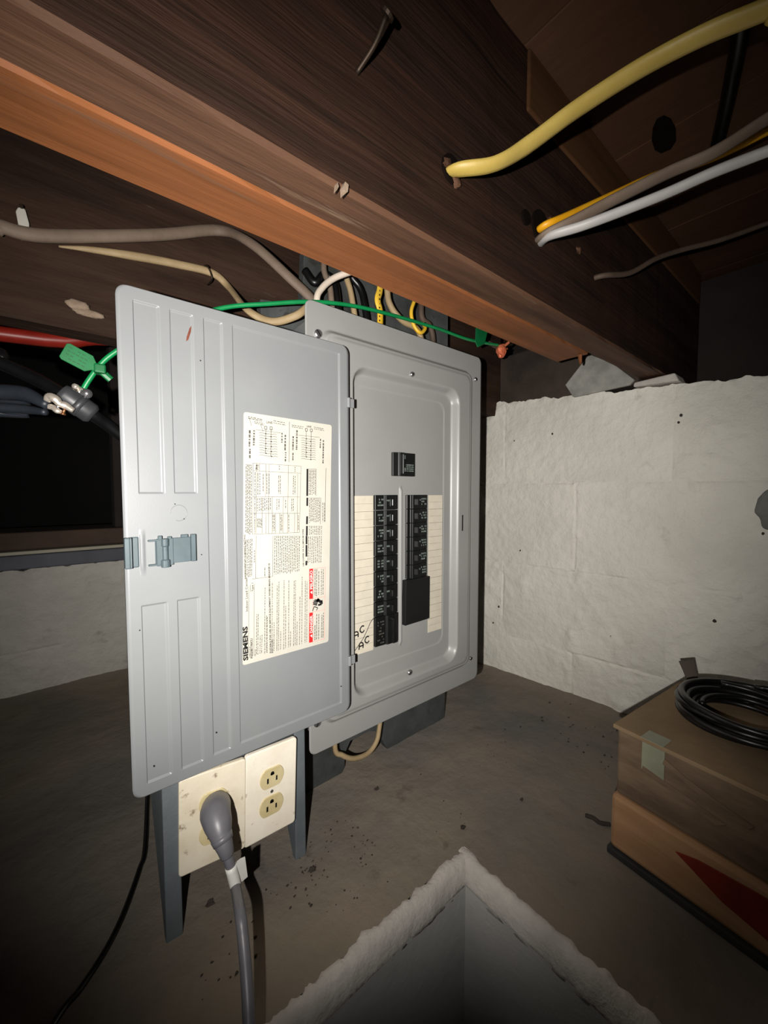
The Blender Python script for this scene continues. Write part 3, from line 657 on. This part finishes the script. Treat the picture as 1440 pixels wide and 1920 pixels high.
# ------------------------------------------------------------------ door
DF = .490
pans = [(.0650, .0905, -.003, .1990), (.0640, .0900, -.3230, -.1230), (.0993, .1240, -.003, .1990), (.0990, .1238, -.3230, -.1230), (.1340, .1562, -.3215, .1992), (.1668, .3205, -.3205, .1995)]
def doorY(x, z):
    y = DF
    for a, b, c, d in pans: y += .0017*prod(x, z, a, b, c, d, .0010, .0036, .0022)
    y -= .0015*prod(x, z, .0640, .0700, -.0860, -.0440, .0015, .003, .003)
    return y
fx = [(p[0]+.0005, .0014) for p in pans] + [(p[1]-.0018, .0028) for p in pans] + [(.064, .002), (.070, .003)]
fz = [(p[2]+.001, .002) for p in pans] + [(p[3]-.001, .002) for p in pans] + [(-.333, .003), (.2087, .003)]
DR = sheet('door', lines(.0505, .3352, .004, fx), lines(-.3360, .2117, .004, fz), .011, doorY, .0060, m_steel, EP)
for z in (.1302, -.2585):
    q = MB(); q.tube([(.3335, .4885, z-.007), (.3335, .4885, z+.007)], .0030, 1, 12); q.box(.334, .344, .4885, .4915, z-.0065, z+.0065); q.build('hinge', m_steel, DR, bevel=.0006)
q = MB(); ring = [(.1030+.0085*math.cos(a), DF-.0001, -.0245+.0090*math.sin(a)) for a in [i*math.pi/16 for i in range(-10, 17)]]
q.tube(ring, .00045, 2, 5); q.build('knockout_mark', m_steel, DR, True)
q = MB(); P = [(0.1158,0.4915,0.1683), (0.1164,0.4915,0.1731), (0.1195,0.4915,0.1833), (0.1218,0.4915,0.1874), (0.1210,0.4915,0.1802), (0.1180,0.4915,0.1706)]
q.prism([(p[0], p[2]) for p in P], 'y', .4913, .4920); q.build('rust_scratch', m_rust, DR)
q = MB()
for px in (((0.1260,0.4895,-0.0741)), ((0.0994,0.4895,-0.0143)), ((0.1083,0.4895,-0.0314)), ((0.3188,0.4895,-0.2940)), ((0.0712,0.4895,-0.3057)), ((0.0618,0.4895,-0.1496)), ((0.1300,0.4895,0.1495)), ((0.1381,0.4895,-0.2939))):
    q.box(px[0]-.0006, px[0]+.0006, .4893, .4912, px[2]-.0006, px[2]+.0006)
tag(q.build('paint_specks', m_ink, DR), kind='stuff')
# latch: pull at the door edge, clip with pivot and plate
lt = MB(); zt, zb = -.0485, -.0812
lt.box(.0500, .0552, DF-.0075, DF+.0015, zb, zt); lt.box(.0552, .0635, DF-.0012, DF+.0010, zb, zt)
lt.box(.0552, .0562, DF-.0070, DF, zb, zt)
lt.build('latch_pull', m_latch, DR, bevel=.0012)
lc = MB(); lc.box(.0935, .1140, DF-.0032, DF-.0005, -.0800, -.0520)
lo = lc.build('latch_clip', m_latch, DR, bevel=.0006)
lc = MB(); lc.box(.1140, .1190, DF-.0060, DF-.0005, -.0800, -.0490); lc.box(.1040, .1110, DF-.0050, DF-.0005, -.0520, -.0488)
lc.tube([(.0878, DF-.0045, -.0835), (.0878, DF-.0045, -.0755), (.0878, DF-.0045, -.0748), (.0878, DF-.0045, -.0605), (.0878, DF-.0045, -.0600), (.0878, DF-.0045, -.0520)], [.0046, .0046, .0030, .0030, .0038, .0038], 1, 14)
lc.box(.0795, .0960, DF-.0040, DF-.0005, -.0820, -.0520); lc.box(.0715, .0830, DF-.0042, DF-.0005, -.0545, -.0525); lc.box(.0715, .0830, DF-.0042, DF-.0005, -.0812, -.0792)
lc.box(.0812, .0850, DF-.0050, DF-.0005, -.0530, -.0486); lc.box(.0905, .0945, DF-.0042, DF-.0005, -.0535, -.0500); lc.box(.0785, .0797, DF-.0030, DF-.0005, -.0800, -.0540)
lc.build('latch_spring_frame', m_latch, DR, bevel=.0005, seg=1)

# label on the door
LY = .4912
c4 = [(0.1792,0.4911,0.0980), (0.3061,0.4911,0.0950), (0.2980,0.4911,-0.2205), (0.1719,0.4911,-0.2204)]
cs = [Vector((p[0], p[2])) for p in c4]; out = []
for i in range(4):
    a, b, c = cs[i-1], cs[i], cs[(i+1) % 4]; r = .0035; u = (a-b).normalized()*r; w_ = (c-b).normalized()*r
    for t in (0, .25, .5, .75, 1): out.append(tuple(b + u*(1-t)**2 + w_*t**2))
q = MB(); q.prism(out, 'y', LY, LY+.0004); q.build('label_sheet', m_paper, DR)
K1, K2 = LY-.00025, LY-.0004
ink = MB(); fine = MB(); red = MB(); rl = MB(); wi = MB()
def letter(m_, s, p, size, rot, bold, w):
    t = MB(); text(t, s, p, size, K2, rot, bold, w); t.build('lettering', m_, DR)
def mid(p, q, t): return (p[0]+(q[0]-p[0])*t, p[1]+(q[1]-p[1])*t)
def ftext(p, q, w=.0010, gap=.25, mbx=None):
    L = math.hypot(q[0]-p[0], q[1]-p[1]); t = 0
    while t < L:
        l = R.uniform(.0012, .0042); e = min(L, t+l); (mbx or fine).line(mid(p, q, t/L), mid(p, q, e/L), w, K1); t = e + R.uniform(.0005, .0005+gap*.004)
def fblock(p0, p1, p2, n, w=.0009, short=.0):
    # n columns of small print; p0 -> p1 across, p0 -> p2 along
    for i in range(n):
        o = mid(p0, p1, (i+.5)/n); e = (o[0]+p2[0]-p0[0], o[1]+p2[1]-p0[1]); ftext(o, mid(o, e, 1-R.uniform(0, short)), w)
def ln(p, q, w=.00045, m=None): (m or fine).line(p, q, w, K1)
# wiring diagrams
for bus, rung, sq in ((((0.20706,0.07981), (0.20611,0.04843), (0.21422,0.08035), (0.21340,0.04527)), ((0.19863,0.07379), (0.22186,0.07354), (0.19816,0.04585), (0.22281,0.04467)), ((0.20708,0.08108), (0.21433,0.08121))),
                      (((0.26487,0.08284), (0.26416,0.04738), (0.27259,0.08313), (0.27164,0.04394)), ((0.25737,0.07224), (0.27895,0.07177), (0.25703,0.04428), (0.27919,0.04376)), ((0.26519,0.08423), (0.27281,0.08434)))):
    ln(bus[0], bus[1], .0005, ink); ln(bus[2], bus[3], .0005, ink)
    for k in range(10):
        t = k/9; a = mid(rung[0], rung[2], t); b = mid(rung[1], rung[3], t); z = .0008
        ln(a, (mid(a, b, .12)[0], mid(a, b, .12)[1]+z), .0005); ln((mid(a, b, .12)[0], mid(a, b, .12)[1]+z), mid(a, b, .28), .0005); ln(mid(a, b, .28), mid(a, b, .74), .0005)
        ln(mid(a, b, .74), (mid(a, b, .88)[0], mid(a, b, .88)[1]+z), .0005); ln((mid(a, b, .88)[0], mid(a, b, .88)[1]+z), b, .0005)
        c = mid(a, b, .36 if k % 2 == 0 else .66); ink.rects([(c[0]-.0007, c[0]+.0007, c[1]-.0007, c[1]+.0007)], K1)
    for c in sq:
        for a, b in (((-1, -1), (1, -1)), ((1, -1), (1, 1)), ((1, 1), (-1, 1)), ((-1, 1), (-1, -1))): ln((c[0]+a[0]*.0016, c[1]+a[1]*.0018), (c[0]+b[0]*.0016, c[1]+b[1]*.0018), .0006, ink)
ln((0.24017,0.09276), (0.23877,0.03873), .0006); ln((0.19395,0.07751), (0.22746,0.07647)); ln((0.25293,0.07589), (0.28590,0.07577)); ln((0.18613,0.09086), (0.18849,0.08167)); ln((0.20013,0.08539), (0.20347,0.07609))
fblock((0.18451,0.09353), (0.18444,0.08984), (0.20242,0.09191), 2, .0009); fblock((0.19244,0.08870), (0.19237,0.08497), (0.20541,0.08680), 2, .0008); fblock((0.21758,0.09281), (0.21750,0.08725), (0.23425,0.09166), 2, .0008)
fblock((0.24331,0.08958), (0.24325,0.08517), (0.26058,0.08873), 2, .0008); fblock((0.27704,0.09044), (0.27699,0.08585), (0.29303,0.08929), 2, .0008)
text(fine, 'LINE', (0.20789,0.08706), .0042, K1, 0, .00008); text(fine, 'LINE', (0.26564,0.08790), .0036, K1, 0, .00008)
for a, b, w in (((0.18629,0.07610), (0.18550,0.05585), .0022), ((0.19180,0.07663), (0.19104,0.05749), .0022), ((0.18612,0.05301), (0.18564,0.04057), .002), ((0.23401,0.07463), (0.23324,0.05357), .0022), ((0.22933,0.07682), (0.22896,0.06375), .0018), ((0.23417,0.05188), (0.23352,0.03954), .002), ((0.25103,0.08240), (0.25001,0.05600), .0022), ((0.24534,0.07388), (0.24460,0.05520), .0022), ((0.24475,0.05165), (0.24431,0.04006), .0018), ((0.29201,0.07237), (0.29094,0.03852), .002), ((0.28727,0.07384), (0.28661,0.06075), .0016)):
    ftext(a, b, w, .3)
# tables
for a, b in (((0.18979,0.03538), (0.25641,0.03413)), ((0.18945,0.02577), (0.25599,0.02452)), ((0.18879,-0.00688), (0.25389,-0.00791)), ((0.18824,-0.02790), (0.25361,-0.03022)), ((0.18760,-0.05473), (0.25278,-0.05653)), ((0.18979,0.03538), (0.18759,-0.05490)), ((0.25641,0.03413), (0.25278,-0.05672)), ((0.23775,0.03444), (0.23525,-0.05644)), ((0.19433,0.03516), (0.19192,-0.05435)), ((0.19797,0.03490), (0.19764,0.02562)), ((0.20651,0.03485), (0.20538,-0.00703)), ((0.21053,0.03460), (0.20873,-0.05551)), ((0.25128,0.02375), (0.24958,-0.05650)), ((0.21466,-0.00754), (0.21346,-0.05540)), ((0.23000,-0.00768), (0.22923,-0.02891)), ((0.21846,-0.02897), (0.21806,-0.05527)), ((0.22451,-0.02919), (0.22393,-0.05567)), ((0.22969,-0.02937), (0.22884,-0.05556)), ((0.24614,-0.02996), (0.24541,-0.05640)), ((0.20574,-0.02852), (0.20513,-0.05483)), ((0.20075,-0.00784), (0.19980,-0.05446))):
    ln(a, b, .00042)
for args in (((0.18008,0.03370), (0.18848,0.03324), (0.17801,-0.05548), 5), ((0.19448,0.02342), (0.19952,0.02314), (0.19397,-0.00608), 2), ((0.20213,0.02195), (0.20346,0.02198), (0.20172,-0.00273), 1), ((0.20613,0.02291), (0.21196,0.02265), (0.20567,-0.00531), 2), ((0.22292,0.02078), (0.22711,0.02071), (0.22254,-0.00455), 2), ((0.24386,0.02086), (0.24877,0.02054), (0.24304,-0.00466), 2), ((0.19332,-0.00861), (0.21327,-0.00883), (0.19302,-0.02552), 8), ((0.21921,-0.01020), (0.22525,-0.01028), (0.21899,-0.02461), 2), ((0.23185,-0.01169), (0.23423,-0.01172), (0.23168,-0.02322), 1), ((0.24101,-0.01003), (0.24591,-0.01008), (0.24049,-0.02706), 2), ((0.19329,-0.03487), (0.20074,-0.03520), (0.19309,-0.04676), 4), ((0.21430,-0.03057), (0.21797,-0.03071), (0.21395,-0.05324), 2), ((0.22495,-0.03097), (0.22872,-0.03111), (0.22461,-0.05395), 2), ((0.23685,-0.03142), (0.23781,-0.03145), (0.23653,-0.05473), 1), ((0.25008,-0.03283), (0.25308,-0.03294), (0.24982,-0.05286), 1), ((0.19130,0.02416), (0.19302,0.02421), (0.18950,-0.05418), 1), ((0.22403,0.03344), (0.22590,0.03352), (0.22395,0.02778), 1), ((0.19319,0.03386), (0.19708,0.03360), (0.19264,0.02713), 3), ((0.24647,0.03301), (0.24843,0.03264), (0.24637,0.02585), 1),
             ((0.26806,0.02927), (0.27958,0.02966), (0.26746,-0.00572), 5), ((0.26815,-0.00896), (0.28669,-0.00916), (0.26724,-0.04464), 8), ((0.28879,-0.01628), (0.29427,-0.01638), (0.28853,-0.04479), 2), ((0.26720,-0.04836), (0.28903,-0.04959), (0.26705,-0.06140), 8), ((0.17776,-0.06111), (0.18749,-0.06011), (0.17642,-0.11003), 5), ((0.18902,-0.07530), (0.19037,-0.07525), (0.18857,-0.09080), 1), ((0.20235,-0.09919), (0.20375,-0.09919), (0.20197,-0.11094), 1), ((0.21624,-0.05866), (0.25440,-0.06142), (0.21449,-0.10992), 15), ((0.26558,-0.06320), (0.28887,-0.06391), (0.26406,-0.10199), 8)):
    fblock(*args, .0009, .06)
ln((0.29581,0.03306), (0.29347,-0.04408), .0006); ln((0.19204,-0.05691), (0.19063,-0.11205)); ln((0.18568,-0.11179), (0.21349,-0.11209)); ln((0.21480,-0.05856), (0.21349,-0.11209))
ln((0.28012,0.03108), (0.27921,-0.00674)); ln((0.26756,0.03063), (0.28012,0.03108)); ln((0.28723,-0.00916), (0.28579,-0.04703))
for a, b in (((0.26622,0.03086), (0.26539,-0.00663)), ((0.26557,-0.00894), (0.26523,-0.02047)), ((0.26497,-0.03479), (0.26453,-0.04589)), ((0.26450,-0.04821), (0.26414,-0.06194)), ((0.26376,-0.06210), (0.26363,-0.07372)), ((0.26351,-0.07468), (0.26321,-0.09117)), ((0.26315,-0.09700), (0.26286,-0.10330))):
    ln(a, b, .0028, ink)
letter(m_ink, 'USE COPPER OR ALUMINUM WIRE', (0.25919,-0.10432), .0026, 90, .00006, .052)
# title block
letter(m_ink, 'SIEMENS', (0.17864,-0.21492), .0083, 90, .00035, .0440)
letter(m_ink, 'Indoor Load Center', (0.17978,-0.15241), .0042, 90, .00003, .0440)
letter(m_ink, 'P2020B1100CU', (0.18494,-0.21422), .0040, 90, .00010, .0260)
letter(m_ink, 'Type 1', (0.18719,-0.12783), .0033, 90, .00005, .0110)
letter(m_ink, 'SUITABLE FOR USE AS SERVICE EQUIPMENT WHEN MAIN BREAKER IS', (0.20978,-0.21420), .0030, 90, .00008, .1200)
letter(m_ink, 'INSTALLED', (0.21239,-0.21470), .0030, 90, .00008, .0190)
letter(m_ink, 'SHORT CIRCUIT CURRENT RATING', (0.17816,-0.11045), .0026, 90, .00006, .0560)
ln((0.18178,-0.12011), (0.17950,-0.20686), .0004); ln((0.18854,-0.11802), (0.18636,-0.21097), .0004); ln((0.18378,-0.11819), (0.18316,-0.12788), .0004)
for a, b in (((0.18162,-0.19839), (0.18118,-0.21273)), ((0.18840,-0.20377), (0.18797,-0.21277)), ((0.19120,-0.15809), (0.18963,-0.21139)), ((0.19321,-0.15850), (0.19165,-0.21148)), ((0.19530,-0.18722), (0.19442,-0.21176)), ((0.19763,-0.18685), (0.19675,-0.21147)), ((0.20285,-0.12519), (0.20067,-0.21251)), ((0.20431,-0.16257), (0.20294,-0.21219)), ((0.20523,-0.16460), (0.20426,-0.21254)), ((0.21288,-0.12076), (0.21125,-0.19473)), ((0.21447,-0.17397), (0.21357,-0.21314)), ((0.21958,-0.12548), (0.21758,-0.21324)), ((0.22211,-0.12027), (0.21994,-0.21339)), ((0.22357,-0.18823), (0.22292,-0.21274)), ((0.22954,-0.11948), (0.22750,-0.21393)), ((0.23135,-0.15476), (0.23014,-0.21270)), ((0.23628,-0.12046), (0.23461,-0.21289)), ((0.23797,-0.19154), (0.23738,-0.21263)), ((0.24404,-0.12254), (0.24203,-0.21285)), ((0.24612,-0.12188), (0.24442,-0.21346)), ((0.24788,-0.18018), (0.24705,-0.21315)), ((0.25252,-0.14608), (0.25106,-0.21318)), ((0.25636,-0.11851), (0.25448,-0.21305)), ((0.26110,-0.12503), (0.25954,-0.21283)), ((0.26378,-0.12640), (0.26204,-0.21296))):
    ftext(a, b, .00075, .22)
# warning block
def quad(m, a, b, c, d, y=K1): m.add([(a[0],y,a[1]),(b[0],y,b[1]),(c[0],y,c[1]),(d[0],y,d[1])], [(0,1,2,3)])
for c_ in (((0.26756,-0.10907), (0.27349,-0.10923), (0.27282,-0.15206), (0.26709,-0.15175)), ((0.26676,-0.17150), (0.27239,-0.17192), (0.27171,-0.21456), (0.26596,-0.21443))):
    red = MB(); quad(red, *c_); red.build('warning_band', m_red, DR)
for a, b in (((0.27349,-0.10923), (0.29339,-0.11001)), ((0.29339,-0.11001), (0.29094,-0.21448)), ((0.29094,-0.21448), (0.27171,-0.21456)), ((0.26731,-0.15208), (0.29231,-0.15242)), ((0.27239,-0.17142), (0.29167,-0.17196)), ((0.26709,-0.15175), (0.26687,-0.17152)), ((0.27349,-0.10923), (0.27171,-0.21456))): ln(a, b, .0005, rl)
letter(m_whiteink, 'PELIGRO', (0.27230,-0.13856), .0054, 90, .00014, .0270); letter(m_whiteink, 'DANGER', (0.27141,-0.20123), .0054, 90, .00014, .0255)
for a, b, c in (((0.27178,-0.14542), (0.26851,-0.14210), (0.27183,-0.14067)), ((0.27089,-0.20793), (0.26761,-0.20434), (0.27094,-0.20312))): wi = MB(); wi.add([(p[0], K2, p[1]) for p in (a, b, c)], [(0,1,2)]); wi.build('warning_triangle', m_whiteink, DR)
for a, b in (((0.27659,-0.11041), (0.27596,-0.14912)), ((0.27938,-0.11076), (0.27842,-0.14954)), ((0.28272,-0.11418), (0.28203,-0.14915)), ((0.28728,-0.11176), (0.28636,-0.14888)), ((0.29014,-0.11212), (0.28923,-0.14885)), ((0.27553,-0.19111), (0.27508,-0.21317)), ((0.27872,-0.17569), (0.27779,-0.21231)), ((0.28211,-0.17637), (0.28118,-0.21263)), ((0.28723,-0.17841), (0.28633,-0.21235)), ((0.28978,-0.17587), (0.28887,-0.21245))): ftext(a, b, .0010, .25)
hd = MB()
for a, b, w in (((0.27207,-0.16986), (0.27470,-0.16387), .0012), ((0.27470,-0.16387), (0.28050,-0.16698), .0012), ((0.28050,-0.16698), (0.27799,-0.17031), .0010), ((0.27295,-0.16005), (0.27941,-0.16275), .0017), ((0.27298,-0.15777), (0.28000,-0.16085), .0017), ((0.27389,-0.15574), (0.28058,-0.15895), .0017), ((0.27558,-0.15424), (0.28172,-0.15764), .0017), ((0.27950,-0.15423), (0.28625,-0.15998), .0042), ((0.28111,-0.16307), (0.28680,-0.16261), .0030), ((0.28685,-0.15705), (0.28737,-0.16271), .0030), ((0.27836,-0.15604), (0.28288,-0.15584), .0040)): hd.line(a, b, w, K1)
tag(ink.build('diagram_lines', m_ink, DR), kind='stuff'); tag(fine.build('label_small_print', m_fine, DR), kind='stuff'); rl.build('warning_outline', m_redline, DR); hd.build('warning_hand_symbol', m_ink, DR)

# ------------------------------------------------------------------ outlets on their grey stand
OS = empty('outlet_stand', (.177, .55, -.546), 'grey board stand with two ivory outlet plates, below the open door', 'outlet stand')
for x0, x1, d in ((.0815, .1000, .118), (.2520, .2690, .112)):
    q = MB(); q.prism([(.512, -.5465), (.522, -.5465), (.512+d, -.345), (.512+d, -.30), (.512, -.30)], 'x', x0, x1); q.build('side_board', m_greybd, OS, bevel=.0015)
MB().box(.1000, .2520, .513, .600, -.455, -.31).build('outlet_box', m_greybox, OS, bevel=.002)
def outlet_plate(T, w, h, mt):
    q = MB(); hw, hh, r, out = w/2, h/2, .004, []
    for cx_, cz_, a0 in ((hw-r, hh-r, 0), (-hw+r, hh-r, 90), (-hw+r, -hh+r, 180), (hw-r, -hh+r, 270)):
        for k in range(4): a = math.radians(a0+30*k); out.append((cx_+r*math.cos(a), cz_+r*math.sin(a)))
    q.prism(out, 'y', -.0035, .0035); p = q.build('cover_plate', mt, OS, bevel=.0016, T=T)
    for s in (1, -1):
        cz_ = .0195*s; o2 = []
        for k in range(36):
            a = 2*math.pi*k/36; o2.append((.0172*math.cos(a), max(-.0138, min(.0138, .0172*math.sin(a)))+cz_))
        q = MB(); q.prism(o2, 'y', -.0050, .001); rc = q.build('receptacle', m_recep, p, bevel=.0007, seg=1, T=T)
        q = MB(); q.box(-.0075, -.0052, -.0054, -.0048, cz_-.0060, cz_+.0010); q.box(.0052, .0073, -.0054, -.0048, cz_-.0055, cz_+.0008)
        q.tube([(0, -.0054, cz_+.0062), (0, -.0048, cz_+.0062)], .0026, 1, 12); q.box(-.0026, .0026, -.0054, -.0048, cz_+.0040, cz_+.0062)
        q.build('socket_slots', m_hole, p, T=T)
    q = MB(); q.tube([(0, -.0036, 0), (0, -.0046, 0)], .0022, 1, 12); q.build('plate_screw', m_screw, p, T=T)
    return p
ry = lambda a: Matrix.Rotation(math.radians(a), 4, 'Y'); rz = lambda a: Matrix.Rotation(math.radians(a), 4, 'Z')
p1 = outlet_plate(Matrix.Translation((.1365, .5060, -.4075)) @ rz(-6) @ ry(1.3), .0785, .1210, m_plate)
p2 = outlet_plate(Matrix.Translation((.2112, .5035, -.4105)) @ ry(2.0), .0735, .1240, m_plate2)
tag(p1, 'stained ivory plate with the grey plug in it'); tag(p2, 'ivory plate with two empty sockets')

# grey power cord: plug, cord, tape flag
PC = empty('power_cord', (0.1286,0.3822,-0.4475), 'grey power cord plugged into the left outlet plate, white tape flag on it', 'power cord')
q = MB()
q.tube([(.1370, .502, -.3885), (.1370, .494, -.3895), (0.1310,0.4760,-0.3829), (0.1303,0.4620,-0.3889), (0.1307,0.4520,-0.3976), (0.1322,0.4460,-0.4056), (0.1338,0.4440,-0.4140)], [.0150, .0168, .0172, .0150, .0108, .0088, .0074], 6, 20, 1)
q.build('plug', m_cord, PC, True)
q = MB(); q.tube([(0.1304,0.4530,-0.3956), (0.1315,0.4490,-0.4010)], [.0122, .0108], 1, 20); q.build('plug_collar', m_cord, PC, True)
q = MB(); q.tube([(0.1322,0.4460,-0.4069), (0.1358,0.4400,-0.4237), (0.1394,0.4360,-0.4471), (0.1288,0.3896,-0.4312), (0.1256,0.3721,-0.4416), (0.1219,0.3544,-0.4600), (0.1174,0.3376,-0.4756), (0.1119,0.3213,-0.4977), (0.1085,0.3146,-0.5410)], .0056, 8, 14); q.build('cord', m_cord, PC, True)
q = MB(); q.tube([(0.1359,0.4395,-0.4247), (0.1381,0.4370,-0.4381), (0.1398,0.4355,-0.4482)], .0062, 3, 14); q.build('tape_wrap', m_flag, PC, True)
P = [(0.1422,0.4375,-0.4214), (0.1471,0.4375,-0.4205), (0.1514,0.4375,-0.4213), (0.1540,0.4375,-0.4470), (0.1447,0.4375,-0.4493), (0.1395,0.4375,-0.4356)]
q = MB(); q.prism([(p[0], p[2]) for p in P], 'y', .4368, .4376); q.build('tape_flag', m_flag, PC)
# black cable on the ledge, left
bc = cable('black_floor_cable', [(.105, .80, -.540), (0.0825,0.6719,-0.5410), (0.0711,0.6395,-0.5410), (0.0567,0.6056,-0.5410), (0.0409,0.5733,-0.5410), (0.0229,0.5456,-0.5410), (-0.0008,0.5200,-0.5410), (-0.0228,0.5019,-0.5410), (-.08, .42, -.541), (-.16, .378, -.541)], .0034, m_bcord, 'thin black cable trailing over the ledge at the lower left')

# ------------------------------------------------------------------ boxes on the right ledge
br = Matrix.Translation((.632, .2200, 0)) @ rz(-6)
BXo = empty('cardboard_box', (.74, .07, -.452), 'stained cardboard box on the crate, carrying the black coil', 'box')
q = MB(); q.box(0, .235, -.36, 0, -.452, -.352); q.build('box_body', m_card2, BXo, bevel=.004, T=br)
q = MB(); q.box(-.006, .240, -.365, .004, -.352, -.346); q.build('top_flap', m_card, BXo, bevel=.001, T=br)
q = MB(); q.box(-.0012, -.0002, -.062, -.034, -.395, -.353); q.box(-.0065, .02, -.062, -.034, -.3462, -.3455); q.build('tape_strip', m_tape, BXo, T=br)
q = MB(); q.prism([(-.155, -.392), (-.12, -.384), (-.09, -.376), (-.062, -.364), (-.060, -.372), (-.085, -.381), (-.11, -.392), (-.150, -.399)], 'x', -.0022, 0); q.build('torn_edge', m_card2, BXo, bevel=.0004, seg=1, T=br)
q = MB(); q.prism([(-.13, -.408), (-.08, -.398), (-.036, -.389), (-.034, -.396), (-.07, -.404), (-.12, -.416)], 'x', -.0018, 0); q.build('torn_edge', m_card2, BXo, bevel=.0004, seg=1, T=br)
CR = empty('wooden_crate', (.74, .07, -.546), 'tan wooden crate under the cardboard box on the right ledge', 'crate')
q = MB(); q.box(-.006, .238, -.38, .004, -.535, -.453); q.build('crate_body', m_crate, CR, bevel=.006, T=br)
q = MB(); q.box(-.010, .242, -.39, .006, -.546, -.535); q.build('base_board', m_darkboard, CR, bevel=.002, T=br)
q = MB(); q.prism([(-.080, -.478), (-.105, -.470), (-.16, -.464), (-.32, -.460), (-.32, -.526), (-.20, -.518), (-.13, -.503)], 'x', -.0080, -.0055); q.build('red_panel', m_redpanel, CR, bevel=.001, T=br)
coil = MB(); cc0 = Vector((.770, .098, 0)); rn = random.Random(3)
pts = []
for k in range(4*26+1):
    a = 2*math.pi*k/26; lay = k//26; rr_ = .078+.006*math.sin(a*1.3+lay)+(.004 if lay % 2 else -.003)
    pts.append((cc0.x+rr_*math.cos(a), cc0.y+rr_*math.sin(a), -.341+.0082*k/26+.0015*math.sin(2*a+lay)))
coil.tube(pts, .0046, 2, 8)
pts = []
for k in range(3*26+1):
    a = 2*math.pi*k/26+.6; lay = k//26; rr_ = .066+.004*math.sin(a*1.1+2*lay)
    pts.append((cc0.x+rr_*math.cos(a), cc0.y+rr_*math.sin(a), -.341+.009*k/26))
coil.tube(pts, .0046, 2, 8)
pts = []
for k in range(2*26+1):
    a = 2*math.pi*k/26+2; rr_ = .053+.004*math.sin(a*1.7); pts.append((cc0.x+rr_*math.cos(a), cc0.y+rr_*math.sin(a), -.341+.008*k/26))
coil.tube(pts, .0044, 2, 8)
tag(coil.build('cable_coil', m_coil, None, True), 'coil of black cable lying on the cardboard box', 'cable coil')
q = MB(); a, b = Vector((0.8920,0.1728,-0.3972)), Vector((0.9000,0.2003,-0.3173)); d = (b-a).normalized(); s = d.cross(Vector((-.75, -.6, 0))).normalized(); t = d.cross(s).normalized()
v = []
for k, w_ in ((0, .009), (.6, .009), (.8, .0105), (1, .0125)):
    c = a.lerp(b, k)
    for i, j in ((-1, -1), (1, -1), (1, 1), (-1, 1)): v.append(c+s*w_*i+t*.0025*j)
q.add(v, [(4*k+i, 4*k+(i+1) % 4, 4*k+4+(i+1) % 4, 4*k+4+i) for k in range(3) for i in range(4)] + [(3,2,1,0), (12,13,14,15)])
tag(q.build('wooden_stick', m_stick, bevel=.0008, seg=1), 'flat grey wooden stick poking up behind the black coil', 'stick')

# ------------------------------------------------------------------ dirt on the ledge
def clump(p, s, label, jit=.35):
    q = MB(); q.blob((p[0], p[1], -.546+s*.3), (s, s*.8, s*.5), 8, 6, jit); tag(q.build('dirt_clump', m_dirt), label, 'dirt clump', 'dirt clumps on the ledge')
clump((0.4312,0.5449,-0.5460), .0055, 'dark dirt clump in the middle of the ledge below the panel')
clump((0.4876,0.3919,-0.5460), .0050, 'dark dirt clump right above the pit corner')
clump((0.1356,0.5270,-0.5460), .0065, 'dark dirt clump under the left outlet plate')
clump((0.2632,0.4840,-0.5460), .0055, 'dark dirt clump at the foot of the right side board')
clump((0.6142,0.3639,-0.5460), .0035, 'small dirt clump between the pit corner and the crate')
tw = MB(); tw.tube([(0.6637,0.2754,-0.5430), (0.6653,0.2641,-0.5410), (0.6654,0.2533,-0.5420), (0.6761,0.2419,-0.5430)], .0030, 5, 6)
tag(tw.build('twig', m_dirt, None, True), 'short dark twig on the ledge beside the crate', 'twig')
cr = MB()
def crumbs(n, x0, x1, y0, y1, s0, s1):
    for k in range(n):
        x, y = R.uniform(x0, x1), R.uniform(y0, y1)
        if x < PX+.01 and y < PY+.01: continue
        s = R.uniform(s0, s1); cr.blob((x, y, -.546+s*.2+.001), (s, s*R.uniform(.5, 1), s*.5), 5, 3, .4)
crumbs(70, .24, .36, .40, .53, .0006, .0020); crumbs(30, .10, .26, .42, .52, .0008, .0026); crumbs(60, .3, .95, .37, .75, .0005, .0016); crumbs(40, .80, 1.0, .30, .50, .0008, .004)
o = cr.build('dirt_crumbs', m_dirt); tag(o, 'scattered dark dirt crumbs over the concrete ledge', 'dirt', kind='stuff')
